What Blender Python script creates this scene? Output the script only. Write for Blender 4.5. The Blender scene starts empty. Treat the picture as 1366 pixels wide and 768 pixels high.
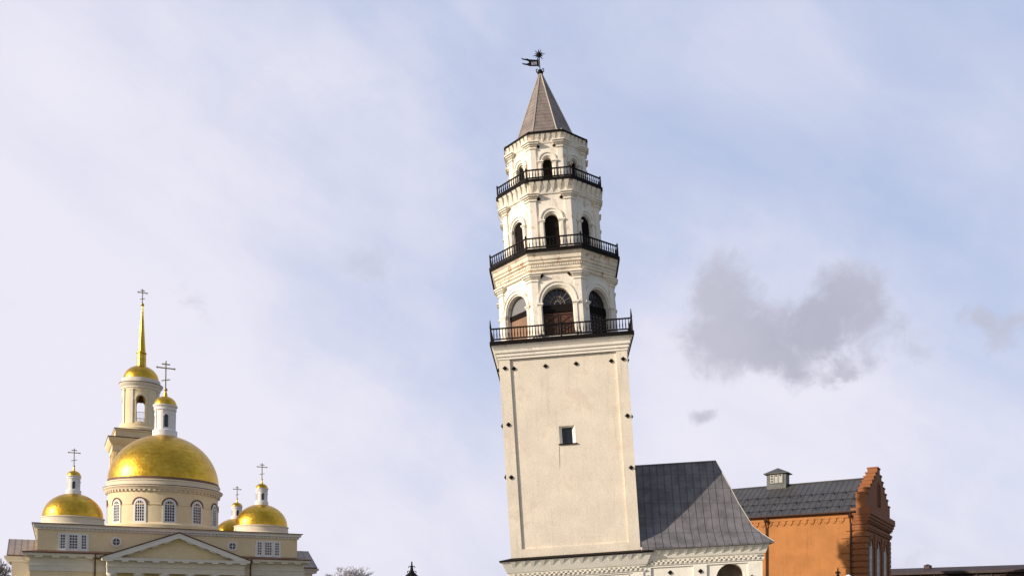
import bpy, bmesh, math, random
from mathutils import Matrix, Vector
R = math.radians
C = bpy.context.scene
col = C.collection

# ---------------------------------------------------------------- camera
F = 1200.0 / 1366.0 * 36.0
PITCH, ROLL = R(1.5), R(0.3)
cd = bpy.data.cameras.new('camera')
cd.sensor_width = 36; cd.lens = F; cd.shift_y = 0.2925
cd.clip_start = 0.1; cd.clip_end = 6000
cam = bpy.data.objects.new('camera', cd); col.objects.link(cam)
cam.matrix_world = Matrix.Translation((0, 0, 1.6)) @ Matrix.Rotation(R(90) + PITCH, 4, 'X') @ Matrix.Rotation(ROLL, 4, 'Z')
C.camera = cam

# ---------------------------------------------------------------- light
SUN_AZ, SUN_EL = R(65), R(20)           # to the left of the line behind the camera
sd = Vector((-math.sin(SUN_AZ) * math.cos(SUN_EL), -math.cos(SUN_AZ) * math.cos(SUN_EL), math.sin(SUN_EL)))
sl = bpy.data.lights.new('sun', 'SUN'); sl.energy = 5.0; sl.angle = R(0.6); sl.color = (1.0, 0.88, 0.75)
so = bpy.data.objects.new('sun', sl); col.objects.link(so)
so.rotation_euler = sd.to_track_quat('Z', 'Y').to_euler()
C.view_settings.view_transform = 'Standard'; C.view_settings.look = 'None'
C.view_settings.exposure = 0.0; C.view_settings.gamma = 1; C.view_settings.use_curve_mapping = False
C.cycles.max_bounces = 6

class NT:
    """small helper round a node tree"""
    def __init__(s, nt): s.t = nt; nt.nodes.clear()
    def n(s, typ, **kw):
        o = s.t.nodes.new(typ)
        for k, v in kw.items():
            if k.startswith('i_'):
                k = k[2:]; k = int(k) if k.isdigit() else k.replace('_', ' ')
                s.put(o.inputs[k], v)
            else: setattr(o, k, v)
        return o
    def put(s, inp, v):
        if isinstance(v, bpy.types.NodeSocket): s.t.links.new(v, inp)
        elif isinstance(v, bpy.types.Node): s.t.links.new(v.outputs[0], inp)
        else:
            if isinstance(v, (tuple, list)) and len(v) == 3 and inp.type == 'RGBA': v = (*v, 1)
            inp.default_value = v
    def m(s, op, a, b=0.0, c=0.0, clamp=False):
        o = s.t.nodes.new('ShaderNodeMath'); o.operation = op; o.use_clamp = clamp
        s.put(o.inputs[0], a); s.put(o.inputs[1], b); s.put(o.inputs[2], c); return o.outputs[0]
    def v(s, op, a, b=(0, 0, 0)):
        o = s.t.nodes.new('ShaderNodeVectorMath'); o.operation = op
        s.put(o.inputs[0], a); s.put(o.inputs[1], b)
        return o.outputs['Value'] if op in ('DOT_PRODUCT', 'LENGTH', 'DISTANCE') else o.outputs[0]
    def mix(s, f, a, b, mode='MIX'):
        o = s.t.nodes.new('ShaderNodeMixRGB'); o.blend_type = mode
        s.put(o.inputs[0], f); s.put(o.inputs[1], a); s.put(o.inputs[2], b); return o.outputs[0]
    def ramp(s, f, lo, hi, a=0.0, b=1.0):
        o = s.t.nodes.new('ShaderNodeMapRange'); o.interpolation_type = 'SMOOTHSTEP'
        s.put(o.inputs[0], f); o.inputs[1].default_value = lo; o.inputs[2].default_value = hi
        o.inputs[3].default_value = a; o.inputs[4].default_value = b; return o.outputs[0]
    def noise(s, vec, scale, detail=4, rough=.55, dist=0.0):
        o = s.n('ShaderNodeTexNoise'); s.put(o.inputs['Vector'], vec)
        o.inputs['Scale'].default_value = scale; o.inputs['Detail'].default_value = detail
        o.inputs['Roughness'].default_value = rough; o.inputs['Distortion'].default_value = dist
        return o.outputs['Fac']

# ---------------------------------------------------------------- sky
w = bpy.data.worlds.new('World'); C.world = w; w.use_nodes = True
t = NT(w.node_tree)
sky = t.n('ShaderNodeTexSky', sky_type='NISHITA', sun_disc=False)
sky.sun_elevation = SUN_EL; sky.sun_rotation = math.atan2(sd.x, sd.y)
sky.air_density = 1.0; sky.dust_density = 1.5; sky.ozone_density = 1.5
D = t.n('ShaderNodeTexCoord').outputs['Generated']
def direction(px, py):
    v = Vector(((px - 683) / 1200, 1, (815 - py) / 1200)); v.normalize(); return v
# soft veil of thin high cloud, drawn out along one direction of the sky
sx = t.v('DOT_PRODUCT', D, (0.83, 0.1, -0.55)); sy = t.v('DOT_PRODUCT', D, (0.5, -0.1, 0.86)); sz = t.v('DOT_PRODUCT', D, (0, 1, 0))
cv = t.n('ShaderNodeCombineXYZ', i_0=t.m('MULTIPLY', sx, 1.1), i_1=t.m('MULTIPLY', sy, 3.0), i_2=t.m('MULTIPLY', sz, 1.4)).outputs[0]
n1 = t.noise(cv, 1.5, 6, .5, .35)
n2 = t.noise(D, 5.0, 7, .58, .4)
warp = t.n('ShaderNodeTexNoise'); t.put(warp.inputs['Vector'], D)
warp.inputs['Scale'].default_value = 11; warp.inputs['Detail'].default_value = 8; warp.inputs['Roughness'].default_value = .6
wv = t.v('SUBTRACT', warp.outputs['Color'], (.5, .5, .5))
def blob(px, py, rad, amt, soft, sq=1.0):
    """a cloud bank round one direction of the sky; rad in radians"""
    c = direction(px, py)
    d = t.v('ADD', t.v('SUBTRACT', D, tuple(c)), t.v('MULTIPLY', wv, (amt, amt, amt)))
    d = t.v('MULTIPLY', d, (1, 1, sq))
    return t.ramp(t.v('LENGTH', d), rad * soft, rad, 1, 0)
elev = t.v('DOT_PRODUCT', D, (0, 0, 1))
whit_l = blob(-60, 330, .66, .20, .05)          # broad white bank low on the left
whit_r = blob(1000, 520, .30, .16, .1, 1.3)      # white bank round the grey cloud
low = t.ramp(elev, .02, .42, 1, 0)
veil = t.m('MULTIPLY_ADD', t.ramp(n1, .36, .72), .33, .05)
veil = t.m('MULTIPLY_ADD', t.ramp(n2, .38, .70), .16, veil)
st = t.n('ShaderNodeCombineXYZ', i_0=t.m('MULTIPLY', sx, 3.0), i_1=t.m('MULTIPLY', sy, 14.0), i_2=t.m('MULTIPLY', sz, 3.0)).outputs[0]
veil = t.m('MULTIPLY_ADD', t.ramp(t.noise(st, 2.0, 7, .62, .8), .35, .75), .06, veil)
veil = t.m('MULTIPLY_ADD', whit_l, .68, veil)
veil = t.m('MULTIPLY_ADD', whit_r, .5, veil)
veil = t.m('MULTIPLY_ADD', low, .42, veil)
front = t.ramp(sz, -.25, .35, .35, 1)
veil = t.m('MULTIPLY', t.ramp(veil, .0, 1.1, .0, 1.0), front)
S = 0.1
blue = t.mix(t.m('MULTIPLY', front, .82), t.mix(1.0, sky.outputs[0], (1.1, 1.0, .95), 'MULTIPLY'), (5.15, 6.15, 8.8))
base = t.mix(veil, blue, (8.45, 8.25, 9.3))
# grey cloud of two heads, with torn edges, and small scraps beside it
def union(*bl):
    g = None
    for args, k in bl:
        b = t.m('MULTIPLY', blob(*args), k); g = b if g is None else t.m('MAXIMUM', g, b)
    return g
g = union(((971, 398, .070, .085, .15, 1.0), .95), ((976, 440, .078, .09, .2, 1.1), 1), ((1021, 445, .080, .09, .2, 1.2), 1), ((1046, 472, .060, .10, .1, 1.4), .9),
          ((1081, 430, .075, .09, .2, 1.3), 1), ((1136, 395, .066, .09, .15, 1.0), .95), ((1151, 425, .064, .10, .15, 1.5), .9),
          ((1111, 478, .060, .14, .1, 2.2), .75), ((1183, 462, .065, .16, .1, 1.8), .62), ((1218, 470, .050, .14, .1, 2.0), .5),
          ((1345, 415, .060, .14, .05, 2.4), .62), ((945, 553, .034, .05, .1, 2.6), .75),
          ((256, 405, .045, .08, .05, 1.4), .5), ((490, 345, .06, .08, .05, 1.5), .4), ((1180, 745, .16, .1, .1, 3.0), .3))
wisp = t.noise(D, 24.0, 7, .68, .5)
g = t.ramp(t.m('SUBTRACT', t.m('MULTIPLY', g, 1.35), t.m('MULTIPLY', t.ramp(wisp, .3, .72), .55)), 0.0, 1.1)
dark = t.ramp(t.m('ADD', t.m('MULTIPLY', n2, .7), t.m('MULTIPLY', blob(1075, 450, .15, .1, .05, 1.3), .45)), .3, .9)
dark = t.m('MULTIPLY', dark, t.ramp(wisp, .25, .7, .7, 1.0))
grey = t.mix(dark, (5.2, 5.2, 6.15), (3.9, 4.0, 5.0))
base = t.mix(t.m('MULTIPLY', g, .84), base, grey)
bg = t.n('ShaderNodeBackground', i_Color=base, i_Strength=S)
t.t.links.new(bg.outputs[0], t.n('ShaderNodeOutputWorld').inputs[0])

# ---------------------------------------------------------------- materials
def mat(name, colr, rough=.85, metal=0.0, var=.12, var_scale=.6, stain=None, stain_amt=0.0, stain_scale=.5,
        streak=0.0, stain_lo=.60, bump=0.0, bump_scale=14, fine=.06, spec=.3, lines=None, line_dark=.75, courses=0.0):
    m = bpy.data.materials.new(name); m.use_nodes = True
    t = NT(m.node_tree)
    O = t.n('ShaderNodeTexCoord').outputs['Object']
    c = t.mix(t.ramp(t.noise(O, var_scale, 5, .6), .3, .7), tuple(x * (1 - var) for x in colr), tuple(min(1, x * (1 + var * .6)) for x in colr))
    c = t.mix(t.m('MULTIPLY', t.ramp(t.noise(O, 7, 5, .7), .45, .75), fine * 4), c, tuple(x * .62 for x in colr))
    if streak:
        sv = t.v('MULTIPLY', O, (2.2, 2.2, .16))
        c = t.mix(t.m('MULTIPLY', t.ramp(t.noise(sv, 1.3, 5, .65), .52, .78), streak), c, tuple(x * .5 for x in colr))
    if stain:
        f = t.m('MULTIPLY', t.ramp(t.noise(O, stain_scale, 7, .68, .3), stain_lo, stain_lo + .08), stain_amt)
        c = t.mix(f, c, stain)
    h = t.noise(O, bump_scale, 5, .6)
    if courses:                                 # brick courses just showing through the limewash
        s3 = t.n('ShaderNodeSeparateXYZ', i_0=O)
        bv = t.n('ShaderNodeCombineXYZ', i_0=t.m('ADD', s3.outputs[0], s3.outputs[1]), i_1=s3.outputs[2])
        br = t.n('ShaderNodeTexBrick', i_Vector=bv.outputs[0], i_Color1=(1, 1, 1), i_Color2=(.6, .6, .6), i_Mortar=(.35, .35, .35))
        br.inputs['Scale'].default_value = 1.5; br.inputs['Mortar Size'].default_value = .03
        patch = t.ramp(t.noise(O, .45, 4, .6), .35, .65, .35, 1.0)
        c = t.mix(t.m('MULTIPLY', t.m('SUBTRACT', 1, br.outputs[0]), t.m('MULTIPLY', patch, courses * 2)), c, tuple(x * .5 for x in colr))
        h = t.m('ADD', h, t.m('MULTIPLY', br.outputs[0], .5))
    if lines:                                   # narrow joints: list of (axis vector, pitch, width)
        for ax, pitch, wd in lines:
            s_ = t.m('FRACT', t.m('DIVIDE', t.v('DOT_PRODUCT', O, ax), pitch))
            l = t.m('LESS_THAN', s_, wd / pitch)
            c = t.mix(t.m('MULTIPLY', l, 1 - line_dark), c, tuple(x * .3 for x in colr))
            h = t.m('SUBTRACT', h, t.m('MULTIPLY', l, .6))
    b = t.n('ShaderNodeBsdfPrincipled', i_Base_Color=c, i_Metallic=metal)
    t.put(b.inputs['Roughness'], t.ramp(t.noise(O, 3, 4), .2, .8, max(.05, rough - .08), min(1, rough + .08)))
    b.inputs['Specular IOR Level'].default_value = spec
    if bump:
        bn = t.n('ShaderNodeBump', i_Height=h); bn.inputs['Strength'].default_value = bump; bn.inputs['Distance'].default_value = .05
        t.put(b.inputs['Normal'], bn.outputs[0])
    t.t.links.new(b.outputs[0], t.n('ShaderNodeOutputMaterial').inputs[0])
    return m

M = {}
M['shaft'] = mat('shaft_plaster', (.80, .715, .57), var=.09, var_scale=.35, stain=(.66, .54, .42), stain_amt=.45, stain_scale=.33, stain_lo=.57, streak=.40, fine=.10, courses=.06, bump=.5, bump_scale=9)
M['white'] = mat('old_whitewash', (.87, .81, .69), var=.10, stain=(.50, .36, .24), stain_amt=.5, stain_scale=.9, stain_lo=.56, courses=.10, streak=.75, bump=.35, bump_scale=9)
M['worn'] = mat('worn_whitewash', (.82, .72, .56), var=.15, stain=(.40, .18, .09), stain_amt=.75, stain_scale=1.05, stain_lo=.55, streak=.75, bump=.5, bump_scale=7)
M['moulding'] = mat('whitewashed_moulding', (.86, .80, .68), var=.08, stain=(.5, .33, .2), stain_amt=.55, stain_scale=1.1, stain_lo=.57, streak=.5, bump=.25)
M['lime'] = mat('fresh_limewash', (.86, .82, .71), var=.07, streak=.28, bump=.2, stain=(.6, .52, .4), stain_amt=.4, stain_scale=.8)
M['interior'] = mat('shade_dark_interior', (.10, .075, .055), var=.3)  # base colour darkened to paint the shade inside the rooms
M['iron'] = mat('black_iron', (.008, .006, .006), rough=.6, var=.2, spec=.12)
M['iron_sheet'] = mat('black_sheet', (.010, .007, .006), rough=.7, var=.25, spec=.1)
M['spire'] = mat('weathered_spire_sheet', (.25, .205, .175), rough=.6, metal=.25, var=.25, var_scale=1.3, stain=(.30, .21, .16), stain_amt=.45, stain_scale=1.2, bump=.25, lines=[((0, 0, 1), .42, .05)], line_dark=.35)
M['ridge'] = mat('spire_ridge', (.42, .38, .32), rough=.6, metal=.2)
M['roof'] = mat('grey_roof_sheet', (.150, .142, .145), rough=.6, metal=0.0, var=.32, var_scale=.8, stain=(.20, .19, .185), stain_amt=.6, stain_scale=.5, bump=.25, bump_scale=2.0, lines=[((0, 0, 1), 1.45, .05), ((1, 0, 0), .66, .07)], line_dark=.35, spec=.4)
M['roof_dark'] = mat('dark_seam_roof', (.065, .063, .062), rough=.55, metal=.05, var=.2, bump=.15, bump_scale=3)
M['wood'] = mat('brown_door', (.12, .05, .028), rough=.75, var=.4, var_scale=2.2, stain=(.05, .025, .015), stain_amt=.8, stain_scale=1.6, bump=.4)
M['wood_light'] = mat('faded_shutter', (.27, .165, .105), rough=.8, var=.2, bump=.3, lines=[((1, -.41, 0), .27, .03)], line_dark=.3)
M['void'] = mat('dark_glass', (.012, .013, .016), rough=.15, var=.1, spec=.5)
M['glass'] = mat('window_glass', (.03, .038, .055), rough=.12, var=.2, spec=.5)
M['cream'] = mat('cream_plaster', (.81, .665, .41), var=.06, streak=.22, bump=.1)
M['cream_light'] = mat('light_cream_plaster', (.77, .68, .50), var=.06, streak=.22, bump=.1)
M['pale'] = mat('pale_entablature', (.74, .68, .56), var=.06, streak=.22, bump=.1)
M['trim'] = mat('white_trim', (.80, .76, .68), var=.05, streak=.12)
M['lantern'] = mat('white_lantern', (.80, .78, .75), var=.05, streak=.1)
M['rust'] = mat('brown_flashing', (.16, .085, .05), rough=.6, metal=.2, var=.2)
M['wing_roof'] = mat('brown_grey_roof', (.33, .27, .22), rough=.55, metal=.1, var=.15)
M['orange'] = mat('orange_plaster', (.42, .175, .054), var=.12, var_scale=.5, streak=.40, fine=.10, bump=.2, stain=(.35, .13, .04), stain_amt=.5, stain_scale=.25)
M['curtain'] = mat('pale_pane', (.55, .55, .56), rough=.3, var=.1)
M['cupola'] = mat('grey_green_boards', (.10, .105, .10), rough=.6, var=.1)
M['cupola_pane'] = mat('cupola_pane', (.30, .29, .26), rough=.4, var=.1)
M['pipe'] = mat('brown_downpipe', (.05, .022, .014), rough=.5)
M['dark_wood'] = mat('dark_timber', (.05, .028, .02), rough=.7, var=.3)
M['bar'] = mat('grey_bars', (.18, .15, .12))
M['beam_and_shade'] = mat('black_beam_and_shade', (.014, .011, .010), rough=.9, spec=.05)  # near black: painted shade for the arch plates, and the dark transom beams
M['grey_pane'] = mat('grey_pane', (.20, .20, .21), rough=.4)
M['bark'] = mat('hazed_bark', (.36, .35, .36), var=.2)  # bark lightened so its colour carries the distance haze
M['bark_dark'] = mat('dark_bark', (.15, .145, .13), var=.2)
M['globe'] = mat('white_globe', (.8, .8, .78), rough=.25, var=.02)
M['ground'] = mat('spring_grass', (.075, .085, .035), var=.4, var_scale=.2, stain=(.16, .12, .07), stain_amt=.7, stain_scale=.25, bump=.6, bump_scale=20)
M['paving'] = mat('grey_paving', (.30, .28, .25), var=.15, bump=.2, lines=[((1, 0, 0), .6, .02), ((0, 1, 0), .6, .02)])
M['kerb'] = mat('kerb_stone', (.36, .35, .33))

def gold(name, pu):
    m = bpy.data.materials.new(name); m.use_nodes = True
    t = NT(m.node_tree); O = t.n('ShaderNodeTexCoord').outputs['Object']
    n = t.noise(O, 1.1, 5, .6); n3 = t.noise(O, 3.5, 3)
    c = t.mix(t.ramp(n, .3, .7), (.58, .33, .03), (.74, .46, .06))
    vo = t.n('ShaderNodeTexVoronoi', i_Vector=O, feature='F1'); vo.inputs['Scale'].default_value = pu
    c = t.mix(t.m('MULTIPLY', t.ramp(vo.outputs['Distance'], .3, .7), .16), c, (.40, .22, .02))
    zz = t.m('FRACT', t.m('DIVIDE', t.v('DOT_PRODUCT', O, (0, 0, 1)), .62))
    c = t.mix(t.m('MULTIPLY', t.m('LESS_THAN', zz, .09), .30), c, (.30, .15, .015))
    b = t.n('ShaderNodeBsdfPrincipled', i_Base_Color=c, i_Metallic=1.0)
    t.put(b.inputs['Roughness'], t.ramp(n3, .3, .7, .30, .42))
    bn = t.n('ShaderNodeBump', i_Height=t.m('ADD', t.m('MULTIPLY', vo.outputs['Distance'], .5), n)); bn.inputs['Strength'].default_value = .35; bn.inputs['Distance'].default_value = .08
    t.put(b.inputs['Normal'], bn.outputs[0])
    t.t.links.new(b.outputs[0], t.n('ShaderNodeOutputMaterial').inputs[0]); return m
M['gold'] = gold('gold_leaf', 2.4)
M['gold_plain'] = mat('gold_cross', (.62, .40, .12), rough=.35, metal=1.0, var=.1)
M['old_gold'] = mat('old_gold_cross', (.50, .39, .24), rough=.5, metal=.6, var=.1)

def brick(name, c1, c2, mortar):
    m = bpy.data.materials.new(name); m.use_nodes = True
    t = NT(m.node_tree); O = t.n('ShaderNodeTexCoord').outputs['Object']
    s = t.n('ShaderNodeSeparateXYZ', i_0=O)
    v = t.n('ShaderNodeCombineXYZ', i_0=t.m('ADD', s.outputs[0], s.outputs[1]), i_1=s.outputs[2])
    br = t.n('ShaderNodeTexBrick', i_Vector=v.outputs[0], i_Color1=c1, i_Color2=c2, i_Mortar=mortar)
    br.inputs['Scale'].default_value = 3.4; br.inputs['Mortar Size'].default_value = .022
    c = t.mix(t.ramp(t.noise(O, .7, 5, .65), .3, .7, 0, .45), br.outputs[0], tuple(x * .55 for x in c1))
    b = t.n('ShaderNodeBsdfPrincipled', i_Base_Color=c, i_Roughness=.9)
    bn = t.n('ShaderNodeBump', i_Height=br.outputs['Fac'], invert=True); bn.inputs['Strength'].default_value = .4; bn.inputs['Distance'].default_value = .02
    t.put(b.inputs['Normal'], bn.outputs[0])
    t.t.links.new(b.outputs[0], t.n('ShaderNodeOutputMaterial').inputs[0]); return m
M['brick'] = brick('red_brick', (.36, .135, .043), (.29, .10, .034), (.19, .08, .04))

# ---------------------------------------------------------------- mesh builder
class MB:
    zmap = None; dmx = None
    def __init__(s, mx=None): s.v = []; s.f = []; s.mx = mx or MB.dmx
    def add(s, vs, fs):
        o = len(s.v)
        for p in vs:
            p = Vector(p)
            if MB.zmap:                       # storey heights of the tower as built
                for (a0, b0), (a1, b1) in zip(MB.zmap[:-1], MB.zmap[1:]):
                    if p.z <= a1: break
                p.z = b0 + (p.z - a0) * (b1 - b0) / (a1 - a0)
            s.v.append(s.mx @ p if s.mx else p)
        s.f += [tuple(i + o for i in f) for f in fs]
    def quad(s, a, b, c, d): s.add((a, b, c, d), ((0, 1, 2, 3),))
    def box(s, x0, x1, y0, y1, z0, z1):
        s.add([(x, y, z) for z in (z0, z1) for y in (y0, y1) for x in (x0, x1)],
              [(0, 1, 3, 2), (4, 6, 7, 5), (0, 4, 5, 1), (2, 3, 7, 6), (0, 2, 6, 4), (1, 5, 7, 3)])
    def prism(s, plan, z0, z1):
        n = len(plan)
        s.add([(*p, z0) for p in plan] + [(*p, z1) for p in plan],
              [tuple(range(n))[::-1], tuple(range(n, 2 * n))] + [(i, (i + 1) % n, n + (i + 1) % n, n + i) for i in range(n)])
    def extrude(s, poly, axis_map, d0, d1):
        """poly of (u,v); axis_map(u,v,d)->xyz"""
        n = len(poly)
        s.add([axis_map(u, v, d0) for u, v in poly] + [axis_map(u, v, d1) for u, v in poly],
              [tuple(range(n))[::-1], tuple(range(n, 2 * n))] + [(i, (i + 1) % n, n + (i + 1) % n, n + i) for i in range(n)])
    def lathe(s, prof, n=32, c=(0, 0), poly=False, cap0=True, cap1=True, rot=0.0):
        k = 1 / math.cos(math.pi / n) if poly else 1.0
        vs = []; a0 = math.pi / n if poly else 0
        for r, z in prof:
            for i in range(n):
                a = a0 + rot + 2 * math.pi * i / n - math.pi / 2
                vs.append((c[0] + r * k * math.cos(a), c[1] + r * k * math.sin(a), z))
        fs = []
        for j in range(len(prof) - 1):
            for i in range(n):
                i2 = (i + 1) % n
                fs.append((j * n + i, j * n + i2, (j + 1) * n + i2, (j + 1) * n + i))
        if cap0: fs.append(tuple(range(n))[::-1])
        if cap1: fs.append(tuple(range((len(prof) - 1) * n, len(prof) * n)))
        s.add(vs, fs)
    def tube(s, pts, r, n=6):
        pts = [Vector(p) for p in pts]; rs = r if isinstance(r, (list, tuple)) else [r] * len(pts)
        vs = []; fs = []
        for i, p in enumerate(pts):
            d = (pts[min(i + 1, len(pts) - 1)] - pts[max(i - 1, 0)]).normalized()
            a = d.orthogonal().normalized() if i == 0 else (a - d * a.dot(d)).normalized()
            b = d.cross(a)
            for k in range(n):
                t_ = 2 * math.pi * k / n
                vs.append(p + (a * math.cos(t_) + b * math.sin(t_)) * rs[i])
        for i in range(len(pts) - 1):
            for k in range(n):
                fs.append((i * n + k, i * n + (k + 1) % n, (i + 1) * n + (k + 1) % n, (i + 1) * n + k))
        fs += [tuple(range(n))[::-1], tuple(range((len(pts) - 1) * n, len(pts) * n))]
        s.add(vs, fs)
    def build(s, name, material, parent=None, smooth=None, loc=None):
        me = bpy.data.meshes.new(name)
        me.from_pydata([tuple(p) for p in s.v], [], s.f); me.materials.append(material)
        bm = bmesh.new(); bm.from_mesh(me); bmesh.ops.recalc_face_normals(bm, faces=bm.faces); bm.to_mesh(me); bm.free()
        if smooth:
            me.polygons.foreach_set('use_smooth', [True] * len(me.polygons)); me.set_sharp_from_angle(angle=R(smooth))
        o = bpy.data.objects.new(name, me); col.objects.link(o)
        if parent: o.parent = parent
        return o

def thing(name, label, cat, loc, rot=(0, 0, 0), group=None):
    o = bpy.data.objects.new(name, None); col.objects.link(o); o.location = loc; o.rotation_euler = rot
    o.empty_display_size = .5; o['label'] = label; o['category'] = cat
    if group: o['group'] = group
    return o

def face_map(theta, a, mx=None):
    """plane at distance a from the axis, outward normal at angle theta from -Y (positive to the right)"""
    n = Vector((math.sin(theta), -math.cos(theta), 0)); t_ = Vector((math.cos(theta), math.sin(theta), 0))
    return lambda u, v, d: n * (a - d) + t_ * u + Vector((0, 0, v))
def cyl_map(theta, r, c=(0, 0)):
    def f(u, v, d):
        a = theta + u / r
        return Vector((c[0] + (r - d) * math.sin(a), c[1] - (r - d) * math.cos(a), v))
    return f

def arch_panel(mb, mp, u0, u1, v0, v1, ops, t, seg=14, du=None, taper=0.0, inner=True):
    """wall panel with through openings; ops = (centre, width, bottom, spring, rise)"""
    us = {u0, u1}
    for uc, wd, vb, vs, rise in ops:
        for i in range(seg + 1): us.add(uc - wd / 2 * math.cos(math.pi * i / seg))
    if du:
        k = int((u1 - u0) / du) + 1
        for i in range(k): us.add(u0 + (u1 - u0) * i / k)
    us = sorted(us)
    def top(o, u):
        x = max(-1, min(1, (u - o[0]) / (o[1] / 2)))
        return o[3] + o[4] * math.sqrt(max(0, 1 - x * x))
    def q(a, b, c, d, dd):
        def sh(u):
            if dd and taper:
                if u <= u0 + 1e-6: return u + taper
                if u >= u1 - 1e-6: return u - taper
            return u
        mb.quad(mp(sh(a[0]), a[1], dd), mp(sh(b[0]), b[1], dd), mp(sh(c[0]), c[1], dd), mp(sh(d[0]), d[1], dd))
    for a, b in zip(us[:-1], us[1:]):
        if b - a < 1e-6: continue
        m_ = (a + b) / 2; hit = None
        for o in ops:
            if abs(m_ - o[0]) < o[1] / 2: hit = o
        for dd in ((0, t) if inner else (0,)):
            if not hit: q((a, v0), (b, v0), (b, v1), (a, v1), dd)
            else:
                if hit[2] > v0 + 1e-6: q((a, v0), (b, v0), (b, hit[2]), (a, hit[2]), dd)
                q((a, top(hit, a)), (b, top(hit, b)), (b, v1), (a, v1), dd)
        if hit:
            mb.quad(mp(a, top(hit, a), 0), mp(b, top(hit, b), 0), mp(b, top(hit, b), t), mp(a, top(hit, a), t))
            mb.quad(mp(a, hit[2], 0), mp(b, hit[2], 0), mp(b, hit[2], t), mp(a, hit[2], t))
    for o in ops:
        for sgn in (-1, 1):
            u = o[0] + sgn * o[1] / 2
            mb.quad(mp(u, o[2], 0), mp(u, o[3], 0), mp(u, o[3], t), mp(u, o[2], t))

def arch_ring(mb, mp, uc, vs, ri, ro, d0, d1, seg=16, ky=1.0):
    """half ring moulding standing from depth d1 (wall) out to d0 (negative = proud)"""
    vsx = []; fs = []
    for i in range(seg + 1):
        a = math.pi * i / seg
        for r, d in ((ri, d1), (ri, d0), (ro, d0), (ro, d1)):
            vsx.append(mp(uc - r * math.cos(a), vs + r * ky * math.sin(a), d))
    for i in range(seg):
        for k in range(4):
            fs.append((i * 4 + k, i * 4 + (k + 1) % 4, (i + 1) * 4 + (k + 1) % 4, (i + 1) * 4 + k))
    fs += [(0, 1, 2, 3), tuple(seg * 4 + k for k in (3, 2, 1, 0))]
    mb.add(vsx, fs)
def slab(mb, mp, u0, u1, v0, v1, d0, d1):
    mb.extrude([(u0, v0), (u1, v0), (u1, v1), (u0, v1)], mp, d1, d0)
def arch_plate(mb, mp, uc, wd, vb, vs, d0, d1, rise=None, seg=14):
    rise = wd / 2 if rise is None else rise
    p = [(uc - wd / 2, vb), (uc + wd / 2, vb)] + [(uc + wd / 2 * math.cos(math.pi * i / seg), vs + rise * math.sin(math.pi * i / seg)) for i in range(seg + 1)]
    mb.extrude(p, mp, d1, d0)

# ================================================================ setting
g = MB(); g.add([(-2500, -300, 0), (2500, -300, 0), (2500, 4000, 0), (-2500, 4000, 0)], [(0, 1, 2, 3)])
o = g.build('ground', M['ground']); o['kind'] = 'structure'
g = MB(); g.quad((-35, -20, .12), (45, -20, .12), (45, 72, .12), (-35, 72, .12))
o = g.build('pavement', M['paving']); o['kind'] = 'structure'
g = MB()
for a in ((-35.2, -35, -20, 72.2), (45, 45.2, -20, 72.2)): g.box(a[0], a[1], a[2], a[3], -.05, .125)
g.box(-35, 45, 72, 72.2, -.05, .125)
o = g.build('kerb', M['kerb']); o['kind'] = 'structure'

# ================================================================ leaning tower
TX, TY, YAW = 6.45, 85.75, R(-3.3)
tower = thing('leaning_tower', 'tall leaning whitewashed tower with three octagonal tiers, black balconies and a grey spire', 'tower',
              (TX, TY, 0), (0, R(-3.95), YAW))
HB = 5.76             # half width of the square shaft
Z0, ZD = 6.55, 26.35    # base cornice, square deck
def fm(k, a): return face_map(k * math.pi / 2, a)

MB.zmap = [(-5, -5), (23, 23), (26.35, 26.18), (33.75, 34.35), (40.35, 41.2), (45.25, 46.1), (52.75, 53.75), (56, 56.9)]
# --- base storey
b = MB()
hb = HB + .12
for k in range(4):
    ops = [(-2.6, 2.3, .6, 2.9, 1.15), (2.4, 2.3, .6, 2.9, 1.15)] if k == 0 else []
    arch_panel(b, fm(k, hb), -hb, hb, 0, Z0 - .3, ops, 1.0, inner=False)
for k in range(4):
    for u in (-hb + .45, 0.0, hb - .5): slab(b, fm(k, hb), u - .45 if u > -5 else u - .45, u + .45, 0, 4.72, -.14, .05)
b.build('base_wall', M['lime'], tower)
b = MB(); b.box(-hb + 1.02, hb - 1.02, -hb + 1.02, hb - 1.02, 0, 5.6); b.build('base_interior', M['interior'], tower)
def checker(mb, mp, u0, u1, v0, d):
    n = int((u1 - u0) / .42); s = (u1 - u0) / n
    for i in range(n):
        for r_ in range(2):
            x = u0 + (i + (.5 if r_ else 0)) * s
            if x + s * .5 > u1: continue
            slab(mb, mp, x + .005, x + s * .5 - .005, v0 + r_ * .15 + .004, v0 + r_ * .15 + .145, d - .24, d + .02)
def teeth(mb, mp, u0, u1, v0, v1, d_low, d_top, pitch=.62, wd=.2):
    """row of hanging wedge corbels, flush at the bottom and standing out at the top"""
    n = max(1, round((u1 - u0) / pitch)); s = (u1 - u0) / n
    for i in range(n):
        u = u0 + (i + .5) * s
        mb.add([mp(u, v0, d_low), mp(u - wd, v1, d_top), mp(u + wd, v1, d_top), mp(u - wd, v1, d_top + .35), mp(u + wd, v1, d_top + .35)],
               [(0, 1, 2), (0, 3, 1), (0, 2, 4), (1, 3, 4, 2)])
b = MB(); bc = MB()
b.lathe([(hb + .10, 4.72), (hb + .10, 4.86), (hb + .2, 4.88), (hb + .2, 4.98)], 4, poly=True, cap0=False, cap1=False)
b.lathe([(hb + .06, 4.98), (hb + .06, 5.30)], 4, poly=True, cap0=False, cap1=False)
for k in range(4): checker(b, fm(k, hb + .06), -hb - .06, hb + .06, 4.985, 0)
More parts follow.
